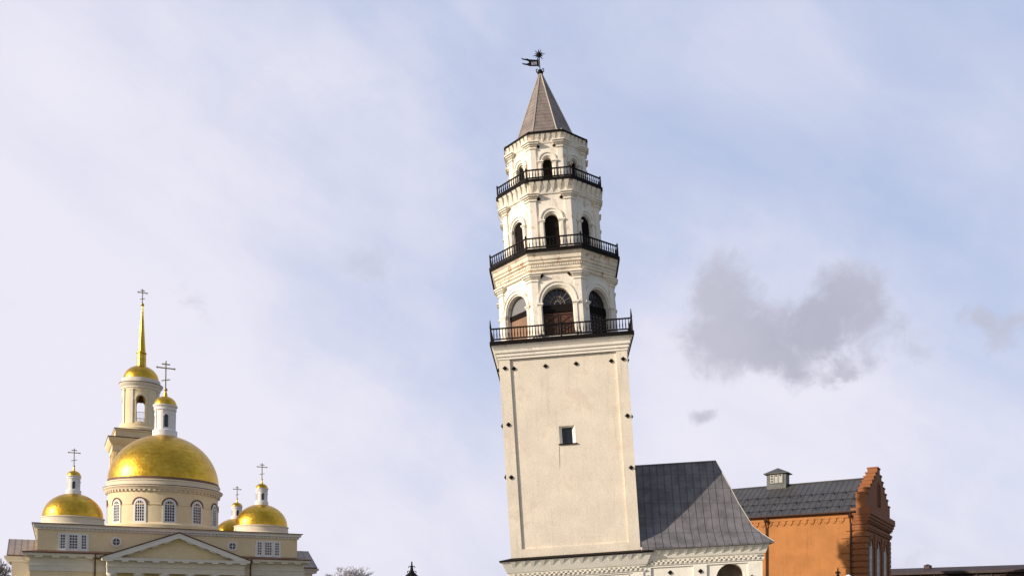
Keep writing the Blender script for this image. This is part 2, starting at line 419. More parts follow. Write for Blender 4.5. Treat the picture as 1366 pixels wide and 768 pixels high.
b.lathe([(hb + .22, 5.30), (hb + .24, 5.40), (hb + .30, 5.42), (hb + .34, 5.5), (hb + .72, 6.33), (hb + .74, 6.42)], 4, poly=True, cap0=True, cap1=False)
for k in range(4): teeth(b, fm(k, hb), -hb - .1, hb + .1, 5.55, 6.36, -.30, -.83, .83, .24)
b.build('base_cornice', M['lime'], tower)
b = MB(); b.lathe([(hb + .74, 6.42), (hb + .92, 6.44), (hb + .92, 6.53), (HB - .1, 6.78)], 4, poly=True, cap0=True, cap1=False)
b.build('base_eaves', M['iron_sheet'], tower)

# --- square shaft: recessed panels between corner strips
b = MB(); RP = .16
core = HB - RP
for k in range(4):
    if k == 0:
        mp = fm(k, core)
        # small square window slightly left of the middle
        U0, U1, V0, V1 = -.76, .68, 16.7, 18.3
        vs = [6.4, V0, V1, ZD]; us = [-core, U0, U1, core]
        for i in range(3):
            for j in range(3):
                if i == 1 and j == 1: continue
                b.quad(mp(us[i], vs[j], 0), mp(us[i + 1], vs[j], 0), mp(us[i + 1], vs[j + 1], 0), mp(us[i], vs[j + 1], 0))
    else:
        mp = fm(k, core); b.quad(mp(-core, 6.4, 0), mp(core, 6.4, 0), mp(core, ZD, 0), mp(-core, ZD, 0))
for sx_ in (-1, 1):
    for sy_ in (-1, 1):
        c_ = (sx_ * HB, sy_ * HB); wd = 1.0
        x0, x1 = sorted((sx_ * HB, sx_ * (HB - wd))); y0, y1 = sorted((sy_ * HB, sy_ * (HB - wd)))
        b.box(x0, x1, y0, y1, 6.5, 24.75)
for k in range(4):
    slab(b, fm(k, HB), -HB + 1.002, HB - 1.002, 6.5, 7.35, -.002, RP + .05)          # plinth band under the panel
    slab(b, fm(k, HB), -HB + .06, HB - .06, 7.2, 7.5, .005, RP + .05)
b.build('shaft_wall', M['shaft'], tower)
win = MB(); mp = fm(0, core)
fr = [(U0, U0 + .26), (U1 - .26, U1)]
for (a0, a1), sg in zip(fr, (1, -1)):          # splayed white reveals
    xo, xi = (a0, a1) if sg > 0 else (a1, a0)
    win.quad(mp(xo, V0, 0), mp(xo, V1, 0), mp(xi, V1, .4), mp(xi, V0, .4))
win.quad(mp(U0, V1, 0), mp(U1, V1, 0), mp(U1 - .26, V1 - .1, .4), mp(U0 + .26, V1 - .1, .4))
win.quad(mp(U0, V0, 0), mp(U1, V0, 0), mp(U1, V0, .4), mp(U0, V0, .4))
wf = win.build('window', M['lime'], tower)
p = MB(); slab(p, mp, U0, U1, V0, V1, .39, .5); p.build('pane', M['void'], wf)
p = MB(); slab(p, mp, U0 - .12, U1 + .12, V0 - .09, V0 - .005, -.14, .42); p.build('sill', M['iron_sheet'], wf)
p = MB(); p.add([mp(-.86, 16.5, -.004), mp(-.80, 16.5, -.004), mp(-.84, 15.2, -.004), mp(-.90, 14.5, -.004), mp(-.92, 14.5, -.004), mp(-.89, 15.3, -.004)], [(0, 1, 2, 5), (5, 2, 3, 4)])
p.build('crack_strip', mat('crack_strip', (.36, .25, .16), var=.2), tower)  # flat brown strip, added to draw a dark crack in the wall
# --- cornice under the square deck
b = MB()
b.lathe([(HB + .005, 24.70), (HB + .06, 24.72), (HB + .06, 24.92), (HB + .16, 24.98), (HB + .16, 25.22), (HB + .28, 25.30), (HB + .30, 25.55), (HB + .52, 25.85), (HB + .56, 26.02), (HB + .60, 26.05)], 4, poly=True, cap0=False, cap1=True)
b.build('deck_cornice', M['moulding'], tower)
DK = HB + .66
b = MB(); b.lathe([(DK - .10, 26.03), (DK - .06, 25.97), (DK + .02, 25.97), (DK + .02, 26.30), (DK - .02, 26.34), (2.0, 26.42)], 4, poly=True, cap0=True, cap1=True)
b.build('deck', M['iron_sheet'], tower)

def railing(name, n, apo, z, h, post_h, mx, sub_posts=True, pitch=.27, rot=0.0, mid_post=False):
    """closed balustrade round an n-sided deck"""
    b = MB(mx); posts = []
    half = apo * math.tan(math.pi / n)
    for k in range(n):
        mp = face_map(rot + k * 2 * math.pi / n, apo)
        slab(b, mp, -half, half, z + h - .06, z + h + .05, -.05, .05)
        slab(b, mp, -half, half, z + .08, z + .19, -.045, .045)
        cnt = max(2, round(2 * half / pitch))
        for i in range(1, cnt):
            u = -half + 2 * half * i / cnt
            for (z0, z1, r_) in ((z + .16, z + h * .28, .03), (z + h * .28, z + h * .60, .046), (z + h * .60, z + h - .05, .03)):
                slab(b, mp, u - r_, u + r_, z0, z1, -r_, r_)
        posts.append(mp(half, z, 0))
        if mid_post: posts.append(mp(0, z, 0))
    o = b.build(name, M['iron'], tower)
    for i, p in enumerate(posts):
        q = MB(mx); ph = post_h if not (mid_post and i % 2) else h + .12
        q.lathe([(.09, 0), (.09, h * .95), (.055, h), (.10, h + .08), (.04, ph)], 6, c=(p.x, p.y)); q.v = [v for v in q.v]
        for j in range(len(q.v)): pass
        q2 = MB(mx); q2.lathe([(.09, z - .02), (.09, z + h * .95), (.055, z + h), (.11, z + h + .08), (.03, z + ph)], 6, c=(p.x, p.y))
        q2.build('post', M['iron'], o)
    return o
railing('railing', 4, DK - .14, 26.38, 1.0, 1.75, None, mid_post=True)

# --- octagonal tiers, leaning a touch further
TOP = Matrix.Translation((-.12, 0, ZD)) @ Matrix.Rotation(R(-.3), 4, 'Y') @ Matrix.Translation((0, 0, -ZD))
T8 = math.tan(math.pi / 8)
def octface(k, a): return face_map(k * math.pi / 4, a)
def corner_plan(k, a, wd, proud):
    """plan of a strip wrapping the corner between face k and k+1"""
    m0, m1 = octface(k, a), octface(k + 1, a); h = a * T8
    ho = (a + proud) * T8
    pts = [m0(h - wd, 0, .1), m0(h - wd, 0, -proud), m0(ho, 0, -proud), m1(-h + wd, 0, -proud), m1(-h + wd, 0, .1), m0(h - .05, 0, .12)]
    return [(p.x, p.y) for p in pts]
def tier(a, z0, z1, ow, vb, vs, pil, zc, m_wall, shaft_w, recess=.6):
    """octagonal storey: wall with an arched opening in each side, corner strips with capitals, arch surrounds"""
    h = a * T8
    b = MB(TOP)
    for k in range(8):
        arch_panel(b, octface(k, a), -h, h, z0, z1, [(0, ow, vb, vs, ow / 2)], recess, taper=recess * T8)
    b.build('tier_wall', m_wall, tower)
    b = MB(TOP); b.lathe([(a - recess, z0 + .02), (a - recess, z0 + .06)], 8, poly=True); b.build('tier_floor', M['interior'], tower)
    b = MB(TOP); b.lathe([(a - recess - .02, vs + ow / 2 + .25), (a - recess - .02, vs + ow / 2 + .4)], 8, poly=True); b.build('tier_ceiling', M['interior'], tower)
    for k in range(8):
        b = MB(TOP)
        b.prism(corner_plan(k, a, pil, .13), z0, zc)
        b.prism(corner_plan(k, a, pil + .05, .20), z0, z0 + .35)
        for i, (pr, hh) in enumerate(((.22, .10), (.16, .16), (.29, .12), (.42, .14), (.53, .10))):
            zz = zc + sum(x[1] for x in ((.22, .10), (.16, .16), (.29, .12), (.42, .14), (.53, .10))[:i])
            b.prism(corner_plan(k, a, pil + (pr - .13), pr), zz, zz + hh)
        b.build('corner_pilaster', M['moulding'] if m_wall is M['white'] else M['moulding'], tower)
    for k in range(8):
        b = MB(TOP); mp = octface(k, a); ri = ow / 2
        arch_ring(b, mp, 0, vs + .08, ri + .05, ri + .30, -.12, .03)
        arch_ring(b, mp, 0, vs + .08, ri + .30, ri + .44, -.20, .03)
        for s in (-1, 1):
            u = s * (ri + .07 + shaft_w / 2)
            slab(b, mp, u - shaft_w / 2, u + shaft_w / 2, vb, vs - .16, -.15, .03)
            slab(b, mp, u - shaft_w / 2 + .05, u + shaft_w / 2 - .05, vb, vs - .16, -.21, -.14)
            slab(b, mp, u - shaft_w / 2 - .06, u + shaft_w / 2 + .08, vs - .16, vs - .06, -.22, .03)
            slab(b, mp, u - shaft_w / 2 - .10, u + shaft_w / 2 + .14, vs - .06, vs + .075, -.29, .03)
            slab(b, mp, u - shaft_w / 2 - .05, u + shaft_w / 2 + .05, vb, vb + .25, -.24, .03)
        b.build('arch_surround', M['moulding'], tower)
def octo(name, prof, m, cap0=False, cap1=False):
    b = MB(TOP); b.lathe(prof, 8, poly=True, cap0=cap0, cap1=cap1); return b.build(name, m, tower)
def octo_cornice(a, prof, m, teeth_z, d0, d1, pitch=.62, wd=.2):
    b = MB(TOP); b.lathe(prof, 8, poly=True, cap0=False, cap1=True)
    for k in range(8):
        h = (a + .2) * T8
        if teeth_z: teeth(b, octface(k, a), -h, h, teeth_z[0], teeth_z[1], d0, d1, pitch, wd)
    b.build('tier_cornice', m, tower)

A1, A2, A3 = 5.30, 4.42, 3.50
Z1, Z2, Z3 = 33.75, 40.35, 45.25      # levels of the two upper decks and of the eaves
# tier one
tier(A1, ZD + .05, Z1 - .1, 2.75, ZD + .4, 29.35, .55, 31.25, M['white'], .34)
octo_cornice(A1, [(A1 + .01, 31.85), (A1 + .18, 31.9), (A1 + .18, 32.1), (A1 + .30, 32.16), (A1 + .30, 32.32), (A1 + .24, 32.34), (A1 + .24, 32.60), (A1 + .40, 32.68), (A1 + .40, 32.86), (A1 + .50, 32.92), (A1 + .50, 33.22), (A1 + .62, 33.34), (A1 + .66, 33.52)],
             M['worn'], None, 0, 0)
b = MB(TOP)
for k in range(8):
    mp = octface(k, A1); h = (A1 + .24) * T8; n = 22
    for i in range(n):
        u = -h + 2 * h * (i + .5) / n; slab(b, mp, u - .06, u + .06, 32.4, 32.56, -.34, -.22)
b.build('dentil_band', M['moulding'], tower)
octo('deck', [(A1 + .55, Z1 - .23), (A1 + .74, Z1 - .29), (A1 + .82, Z1 - .29), (A1 + .82, Z1 - .02), (A2 - .1, Z1 + .06)], M['iron_sheet'], True, True)
railing('railing', 8, A1 + .66, Z1 + .02, .92, 1.22, TOP, pitch=.30)
# tier two
tier(A2, Z1, Z2 - .1, 1.32, Z1 + .35, 36.75, .52, 38.55, M['white'], .36)
octo_cornice(A2, [(A2 + .01, 39.10), (A2 + .10, 39.15), (A2 + .14, 39.3), (A2 + .30, 39.85), (A2 + .40, 40.05), (A2 + .44, 40.18)],
             M['white'], (39.2, 40.1), -.12, -.62, .62, .25)
octo('deck', [(A2 + .40, Z2 - .21), (A2 + .54, Z2 - .27), (A2 + .62, Z2 - .27), (A2 + .62, Z2 - .02), (A3 - .1, Z2 + .06)], M['iron_sheet'], True, True)
railing('railing', 8, A2 + .44, Z2 + .02, .86, 1.1, TOP, pitch=.28)
# tier three
tier(A3, Z2, Z3 - .05, .86, Z2 + .3, 42.55, .44, 43.80, M['white'], .34, recess=.55)
octo_cornice(A3, [(A3 + .01, 44.25), (A3 + .06, 44.3), (A3 + .12, 44.5), (A3 + .26, 45.0), (A3 + .32, 45.12)],
             M['white'], (44.35, 45.05), -.06, -.44, .55, .2)
octo('eaves', [(A3 + .28, Z3 - .11), (A3 + .42, Z3 - .20), (A3 + .48, Z3 - .20), (A3 + .48, Z3 - .02), (A3 + .36, Z3 + .08)], M['iron_sheet'], True, True)
sp = octo('spire', [(A3 + .38, Z3 + .06), (2.95, Z3 + .42), (2.66, Z3 + .80), (.16, 52.75)], M['spire'], True, True)
b = MB(TOP)
for k in range(8):
    a = (k + .5) * math.pi / 4; kk = 1 / math.cos(math.pi / 8)
    pts = [(r_ * kk * math.sin(a), -r_ * kk * math.cos(a), z + .01) for r_, z in ((A3 + .38, Z3 + .06), (2.95, Z3 + .42), (2.66, Z3 + .80), (.16, 52.75))]
    b.tube(pts, .065, 5)
b.build('hip_ridge', M['ridge'], sp)

# --- doors of the first tier
def plate(name, k, a, uc, wd, vb, vs, d, m, rise=0.0, parent=tower):
    b = MB(TOP)
    if rise: arch_plate(b, octface(k, a), uc, wd, vb, vs, d, d + .1, rise)
    else: slab(b, octface(k, a), uc - wd / 2, uc + wd / 2, vb, vs, d, d + .1)
    return b.build(name, m, parent)
for k in range(8):
    mp = octface(k, A1); W = 2.72
    if k in (7, 3):
        d_ = plate('door', k, A1, 0, W, ZD + .4, 29.0, .42, M['wood_light'])
        d_['label'] = 'faded brown plank shutter in the arch'
        f = plate('fanlight', k, A1, 0, W, 29.35, 29.4, .46, M['grey_pane'], W / 2)
    elif k in (1, 5):
        d_ = plate('door', k, A1, 0, W, ZD + .4, 29.3, .45, M['void']); d_['label'] = 'dark latticed gate in the arch'
        f = plate('fanlight', k, A1, 0, W, 29.35, 29.4, .5, M['void'], W / 2)
        b = MB(TOP)
        for i in range(7): slab(b, mp, -W / 2 + .1 + i * (W - .2) / 6 - .035, -W / 2 + .1 + i * (W - .2) / 6 + .035, ZD + .4, 29.3, .37, .45)
        for i in range(9): slab(b, mp, -W / 2, W / 2, ZD + .5 + i * .3, ZD + .56 + i * .3, .36, .43)
        b.build('lattice', M['dark_wood'], d_)
    else:
        d_ = plate('door', k, A1, 0, W, ZD + .4, 28.7, .42, M['wood']); d_['label'] = 'dark brown carved double door'
        f = plate('fanlight', k, A1, 0, W, 29.35, 29.4, .5, M['void'], W / 2)
        b = MB(TOP)
        for s in (-1, 1):
            for (x0, x1, y0, y1) in ((.06, 1.3, 26.9, 27.02), (.06, 1.3, 28.5, 28.62), (.06, .16, 26.8, 28.6), (1.2, 1.3, 26.8, 28.6), (.06, 1.3, 27.7, 27.8)):
                slab(b, mp, min(s * x0, s * x1), max(s * x0, s * x1), y0, y1, .36, .43)
            for y0 in (27.0, 27.8):
                for fl in (0, 1):
                    xa, xb = (s * .2, s * 1.2) if fl else (s * 1.2, s * .2)
                    p0 = mp(xa, y0 + .05, .40); p1 = mp(xb, y0 + .65, .40); b.tube([p0, p1], .05, 4)
            arch_ring(b, mp, s * .68, 27.35, .28, .36, .35, .43, 10); 
        b.build('carving', M['dark_wood'], d_)
    # transom bar and the radial bars over it
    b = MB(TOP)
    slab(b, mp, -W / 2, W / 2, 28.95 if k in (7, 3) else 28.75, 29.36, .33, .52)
    b.build('transom', M['beam_and_shade'], tower)
    if k in (7, 3): continue
    b = MB(TOP)
    for i in range(1, 8):
        an = math.pi * i / 8
        b.tube([mp(.3 * math.cos(an), 29.4 + .3 * math.sin(an), .47), mp(1.34 * math.cos(an), 29.4 + 1.34 * math.sin(an), .47)], .03, 4)
    arch_ring(b, mp, 0, 29.4, .62, .70, .44, .5, 12); arch_ring(b, mp, 0, 29.4, .24, .32, .44, .5, 12)
    b.build('muntins', M['bar'] if k in (0, 2, 4, 6) else M['dark_wood'], f)
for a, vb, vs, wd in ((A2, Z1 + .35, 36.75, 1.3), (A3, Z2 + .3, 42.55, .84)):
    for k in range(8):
        plate('door', k, a, 0, wd, vb, vs, .42 if k % 2 == 0 else .20, M['beam_and_shade'], wd / 2)  # near-black plates paint the shade inside the open arches

# --- anchor plates: dark diamond ends of the iron ties
def anchor(mp, u, v, mx=None, s=.22, parent=None):
    b = MB(mx)
    b.add([mp(u - s, v, -.02), mp(u, v - s, -.02), mp(u + s, v, -.02), mp(u, v + s, -.02), mp(u - s, v, -.07), mp(u, v - s, -.07), mp(u + s, v, -.07), mp(u, v + s, -.07), mp(u, v, -.20)],
          [(0, 1, 5, 4), (1, 2, 6, 5), (2, 3, 7, 6), (3, 0, 4, 7), (4, 5, 8), (5, 6, 8), (6, 7, 8), (7, 4, 8), (0, 3, 2, 1)])
    b.build('anchor_plate', M['iron'], parent or tower)
for u, v in ((-5.25, 23.9), (5.35, 23.9), (-5.25, 18.75), (-5.3, 14.0), (5.38, 18.75), (5.4, 14.1)):
    for k in range(4): anchor(fm(k, HB), u, v)
for u in (-4.45, -1.6, 1.15, 4.3):
    for k in range(4): anchor(fm(k, core), u, 23.85)
for k in (0, 2, 4, 6):
    for u in (-1.28, 1.28): anchor(octface(k, A1 + .02), u, 31.72, TOP)
    for u in (-1.02, 1.02): anchor(octface(k, A2), u, 38.75, TOP, .17)
    for u in (-.72, .72): anchor(octface(k, A3), u, 44.02, TOP, .15)
for k in (2, 6): 
    for v in (28.3, 29.2, 35.0, 35.7, 36.6, 41.5): anchor(octface(k, A1 if v < 32 else A2 if v < 40 else A3), 1.0 if v < 40 else .8, v, TOP, .2)
for u in (-1.2, 4.6, -5.2): anchor(fm(0, hb + .14 if abs(u) > 4 else hb), u, 4.35)

# --- weathervane
vane = MB(TOP); vane.tube([(0, 0, 52.6), (0, 0, 54.8)], .045, 6); vn = vane.build('weathervane', M['iron'], tower)
b = MB(TOP); b.lathe([(.05, 52.62), (.26, 52.8), (.30, 53.0), (.22, 53.2), (.05, 53.3)], 12); b.build('ball', M['iron'], vn, 40)
b = MB(TOP)
for s in (-1, 1): b.tube([(s * .16, 0, 53.0), (s * .36, 0, 53.08), (s * .36, 0, 53.32), (s * .22, 0, 53.36)], .05, 5)
b.build('scroll', M['iron'], vn)
# swallow-tailed flag, with pierced letters-like slots
b = MB(TOP)
mpv = lambda u, v, d: Vector((u, d, v - u * .12))
zf = 53.55
b.extrude([(-.06, zf), (-.06, zf + .82), (-.22, zf + .72), (-.95, zf + .76), (-1.15, zf + .84), (-1.45, zf + .80), (-1.75, zf + .92), (-1.62, zf + .74), (-1.2, zf + .66), (-1.05, zf + .56), (-1.0, zf + .42), (-1.25, zf + .32), (-1.72, zf + .38), (-1.55, zf + .24), (-1.15, zf + .16), (-.95, zf + .08), (-.2, zf + .1)], mpv, -.025, .025)
b.build('flag', M['iron'], vn)
b = MB(TOP)
for i in range(3): b.box(-.78 + i * .19, -.66 + i * .19, -.032, .032, zf + .26, zf + .58)
b.build('flag_panel', mat('pierced_grey', (.35, .36, .40), rough=.5), vn)
b = MB(TOP); zs = 54.8
b.lathe([(.02, zs - .22), (.15, zs - .16), (.22, zs), (.15, zs + .16), (.02, zs + .22)], 10)
for i in range(12):
    a = 2 * math.pi * i / 12 + .1; L = .62 if i % 2 == 0 else .46
    b.tube([(.15 * math.cos(a), 0, zs + .15 * math.sin(a)), (L * math.cos(a), 0, zs + L * math.sin(a))], [.07, .012], 5)
for a in (.8, 2.4, 3.9, 5.5):
    b.tube([(0, .15 * math.cos(a), zs + .15 * math.sin(a)), (0, .5 * math.cos(a), zs + .5 * math.sin(a))], [.07, .012], 5)
b.build('star', M['iron'], vn)

MB.zmap = None
# ================================================================ annexe beside the tower
SH = Matrix(((1, 0, 0, 0), (0, 1, 0, 0), (.058, 0, 1, -.058 * 11 + .55), (0, 0, 0, 1)))    # its courses have sunk towards the tower
annex = thing('porch_annexe', 'low whitewashed annexe with a steep grey flared roof, joined to the tower', 'annexe', (TX - .08, TY, 0), (0, 0, YAW))
AX0, AX1, AYF = 5.35, 15.85, -5.75         # wall extents
AYB = 5.75
def amap(u, v, d): return Vector((u, AYF + d, v))
def amap_r(u, v, d): return Vector((AX1 - d, u, v))
b = MB(SH); Zc = 6.35
arch_panel(b, amap, AX0, AX1, 0, Zc + .8, [(13.25, 2.5, .3, 4.0, 1.25), (8.1, 2.4, .3, 3.2, 1.2)], .9, inner=False)
arch_panel(b, amap_r, AYF, AYB, 0, Zc + .8, [(0, 2.4, .3, 3.4, 1.2)], .9, inner=False)
b.quad((AX0, AYB, 0), (AX1, AYB, 0), (AX1, AYB, Zc + .8), (AX0, AYB, Zc + .8))
for u0, u1 in ((10.0, 11.15), (14.75, 15.999), (5.4, 6.25)):
    slab(b, amap, u0, u1, 0, 5.25, -.15, .03)
for u0, u1 in ((AYF + .001, AYF + 1.2), (AYB - 1.2, AYB)): slab(b, amap_r, u0, u1, 0, 5.25, -.149, .03)
b.build('wall', M['lime'], annex)
b = MB(SH); b.box(AX0 - 2, AX1 - .93, AYF + .93, AYB - .2, 0, Zc + .5); b.build('interior', M['interior'], annex)
# cornice: profile swept round front and right side
def sweep(mb, prof):
    """prof (out, z) along the front and the right side"""
    rows = []
    for o_, z in prof: rows.append([(AX0, AYF - o_, z), (AX1 + o_, AYF - o_, z), (AX1 + o_, AYB + o_, z)])
    vs = [p for r_ in rows for p in r_]
    fs = [(j * 3 + i, j * 3 + i + 1, (j + 1) * 3 + i + 1, (j + 1) * 3 + i) for j in range(len(rows) - 1) for i in range(2)]
    mb.add(vs, fs)
b = MB(SH)
sweep(b, [(0, 5.25), (.12, 5.25), (.12, 5.42), (.22, 5.44), (.22, 5.54), (.08, 5.545), (.08, 5.86), (.24, 5.865), (.26, 5.98), (.34, 6.0), (.38, 6.08), (.62, 6.70), (.62, 6.8), (0, 6.82)])
checker(b, lambda u, v, d: amap(u, v, d - .08), AX0, AX1 + .08, 5.55, 0)
checker(b, lambda u, v, d: amap_r(u, v, d - .08), AYF - .08, AYB, 5.55, 0)
teeth(b, amap, AX0 + .3, AX1 + .2, 6.1, 6.74, -.36, -.84, .82, .24)
teeth(b, amap_r, AYF, AYB, 6.1, 6.74, -.36, -.84, .82, .24)
b.build('cornice', M['lime'], annex)
# flared roof
ZE = 6.92
rp = [(0, 0), (.1, .40), (.16, .67), (.175, .74), (.2, .86), (.35, 1.62), (.42, 2.3), (.58, 3.82), (.71, 5.25), (1.0, 8.30)]
EX = AX1 + .98; EYF = AYF - .98; EYB = AYB + .98
ix, iy = 3.95, 6.45
def hip(s): return EX - ix * s
b = MB(SH)
rows = []
for s, dz in rp:
    xl = 5.42 if s < .17 else 3.0
    rows.append([(xl, EYF + iy * s, ZE + dz), (hip(s), EYF + iy * s, ZE + dz), (hip(s), EYB - iy * s, ZE + dz), (xl, EYB - iy * s, ZE + dz)])
vs = [p for r_ in rows for p in r_]; n = len(rows)
fs = [(j * 4 + i, j * 4 + i + 1, (j + 1) * 4 + i + 1, (j + 1) * 4 + i) for j in range(n - 1) for i in range(3)]
b.add(vs, fs)
b.add([(*rows[0][i][:2], ZE - z) for z in (0, .13) for i in range(4)], [(0, 1, 5, 4), (1, 2, 6, 5), (2, 3, 7, 6), (4, 5, 6, 7)])
def prof_z(s):
    for (s0, z0), (s1, z1) in zip(rp[:-1], rp[1:]):
        if s <= s1: return z0 + (z1 - z0) * (s - s0) / (s1 - s0)
    return rp[-1][1]
x = 5.94
while x < EX - .2:                # standing seams on the front and back slopes
    smax = 1.0 if x < hip(1) else (EX - x) / ix
    ss = [s for s, _ in rp if s < smax] + [smax]
    for sy_, y0 in ((1, EYF), (-1, EYB)):
        pts = [(x, y0 + sy_ * iy * s, ZE + prof_z(s) + .012) for s in ss]
        if len(pts) > 1: b.tube(pts, .024, 4)
    x += .66
y = EYF + .6
while y < EYB - .3:
    smax = min(1, (y - EYF) / iy, (EYB - y) / iy); ss = [s for s, _ in rp if s < smax] + [smax]
    if len(ss) > 1: b.tube([(hip(s), y, ZE + prof_z(s) + .012) for s in ss], .024, 4)
    y += .66
b.build('roof', M['roof'], annex)
b = MB(SH)
for y0, sg in ((EYF, 1), (EYB, -1)): b.tube([(hip(s), y0 + sg * iy * s, ZE + dz + .02) for s, dz in rp], .035, 5)
b.build('hip_ridge', M['ridge'], annex)
b = MB(SH); b.tube([(3.0, EYF + iy, ZE + 8.33), (hip(1), EYF + iy, ZE + 8.33)], .07, 6); b.build('ridge_cap', M['roof'], annex)
for u, v in ((7.95, 4.75), (10.58, 4.72), (15.05, 3.95), (6.0, 4.4)):
    anchor(lambda a_, b_, d: SH @ amap(a_, b_, d - (.15 if u != 7.95 else 0)), u, v, None, .22, annex)

# ================================================================ cathedral
CH = thing('cathedral', 'cream domed cathedral with white lanterns, gold domes and a gold-spired bell tower', 'church', (-54.4, 140, 0), (0, 0, R(27)))
def rect(mb, x0, x1, y0, y1, prof):
    rows = [[(x0 - o_, y0 - o_, z), (x1 + o_, y0 - o_, z), (x1 + o_, y1 + o_, z), (x0 - o_, y1 + o_, z)] for o_, z in prof]
    vs = [p for r_ in rows for p in r_]; n = len(rows)
    mb.add(vs, [(j * 4 + i, j * 4 + (i + 1) % 4, (j + 1) * 4 + (i + 1) % 4, (j + 1) * 4 + i) for j in range(n - 1) for i in range(4)])
def side_maps(x0, x1, y0, y1):
    return [(lambda u, v, d: Vector((u, y0 + d, v)), x0, x1), (lambda u, v, d: Vector((x1 - d, u, v)), y0, y1),
            (lambda u, v, d: Vector((u, y1 - d, v)), x0, x1), (lambda u, v, d: Vector((x0 + d, u, v)), y0, y1)]
def blocks_row(mb, maps, pitch, wd, v0, v1, d0, d1):
    for mp, a, c_ in maps:
        n = max(1, int((c_ - a) / pitch))
        for i in range(n):
            u = a + (c_ - a) * (i + .5) / n; slab(mb, mp, u - wd / 2, u + wd / 2, v0, v1, d0, d1)
LB = (-17.9, 17.9, -16.4, 16.4)
b = MB(); rect(b, *LB, [(0, 0), (0, 6.6)]); b.build('lower_wall', M['cream'], CH)
b = MB(); rect(b, *LB, [(0, 6.6), (.1, 6.62), (.1, 7.35), (.16, 7.36), (.16, 7.46), (.06, 7.48), (.06, 8.3), (.2, 8.35), (.25, 8.55), (.75, 8.6), (.8, 8.95), (0, 9.0)])
blocks_row(b, side_maps(*LB), 1.9, .95, 8.38, 8.6, -.72, -.15)
b.build('entablature', M['pale'], CH)
b = MB(); rect(b, *LB, [(.8, 8.95), (.92, 8.97), (.92, 9.1), (-.6, 9.4)]); b.build('eaves_roof', M['rust'], CH)
AT = (-17.1, 17.1, -15.7, 15.7)
b = MB(); rect(b, *AT, [(0, 9.1), (0, 12.1)]); b.build('attic_wall', M['cream'], CH)
b = MB(); rect(b, *AT, [(0, 12.05), (.12, 12.1), (.12, 12.16), (.1, 12.18), (.1, 12.42), (.45, 12.44), (.5, 12.7), (.62, 12.85)])
blocks_row(b, side_maps(*AT), .52, .27, 12.17, 12.42, -.30, -.09)
b.build('attic_cornice', M['trim'], CH)
b = MB(); rect(b, *AT, [(.62, 12.85), (.72, 12.86), (.72, 12.95), (-3, 13.15)]); b.quad((-14.1, -12.7, 13.15), (14.1, -12.7, 13.15), (14.1, 12.7, 13.15), (-14.1, 12.7, 13.15))
b.build('attic_roof', M['rust'], CH)

def grid_window(name, mp, uc, wd, vb, vt, cols, rows, parent, rise=0.0, fw=.12, bar=.05):
    """white glazed window: frame > pane, bars within the frame mesh"""
    b = MB()
    if rise:
        arch_ring(b, mp, uc, vt, wd / 2, wd / 2 + fw, -.10, .04, 12, 1.0)
        for s in (-1, 1): slab(b, mp, uc + s * (wd / 2 + fw / 2) - fw / 2, uc + s * (wd / 2 + fw / 2) + fw / 2, vb, vt, -.10, .04)
    else:
        for s in (-1, 1): slab(b, mp, uc + s * (wd / 2 + fw / 2) - fw / 2, uc + s * (wd / 2 + fw / 2) + fw / 2, vb - fw, vt + fw, -.10, .04)
        slab(b, mp, uc - wd / 2, uc + wd / 2, vt, vt + fw, -.10, .04)
    slab(b, mp, uc - wd / 2 - fw, uc + wd / 2 + fw, vb - fw - .002, vb - .002, -.14, .04)
    for i in range(1, cols):
        u = uc - wd / 2 + wd * i / cols
        top = vt + (math.sqrt(max(0, 1 - ((u - uc) / (wd / 2)) ** 2)) * wd / 2 if rise else 0)
        slab(b, mp, u - bar / 2, u + bar / 2, vb, top, -.065, 0)
    hh = vt + (wd / 2 if rise else 0) - vb
    for j in range(1, rows):
        v = vb + hh * j / rows; hw = wd / 2
        if rise and v > vt: hw = wd / 2 * math.sqrt(max(0, 1 - ((v - vt) / (wd / 2)) ** 2))
        slab(b, mp, uc - hw, uc + hw, v - bar / 2, v + bar / 2, -.06, 0)
    o = b.build(name, M['lantern'], parent)
    p = MB()
    if rise: arch_plate(p, mp, uc, wd, vb, vt, -.03, .02)
    else: slab(p, mp, uc - wd / 2, uc + wd / 2, vb, vt, -.03, .02)
    p.build('pane', M['glass'], o)
    return o
fmap = lambda u, v, d: Vector((u, AT[2] + d, v))
for s in (-1, 1):                       # triple windows: a white panel with three glazed lights
    uc = s * 12.85; q = .82
    b = MB(); slab(b, fmap, uc - 2.25 * q, uc + 2.25 * q, 9.45, 11.75, -.10, .03)
    for u in (-.98, .98): slab(b, fmap, uc + u * q - .16, uc + u * q + .16, 9.5, 11.7, -.2, -.09)
    slab(b, fmap, uc - 2.35 * q, uc + 2.35 * q, 9.33, 9.445, -.22, .03)
    o = b.build('triple_window', M['lantern'], CH)
    for u, wd, c_ in ((-1.55 * q, .58, 2), (0, .98, 3), (1.55 * q, .58, 2)):
        p = MB()
        for i in range(c_):
            for j in range(5):
                x0 = uc + u - wd / 2 + wd * i / c_; z0 = 9.68 + j * .37
                slab(p, fmap, x0 + .04, x0 + wd / c_ - .04, z0 + .045, z0 + .325, -.108, -.06)
        p.build('pane', M['glass'], o)
def disc(mb, mp, u, v, r, d0, d1, n=20): mb.extrude([(u + r * math.cos(2 * math.pi * i / n), v + r * math.sin(2 * math.pi * i / n)) for i in range(n)], mp, d1, d0)
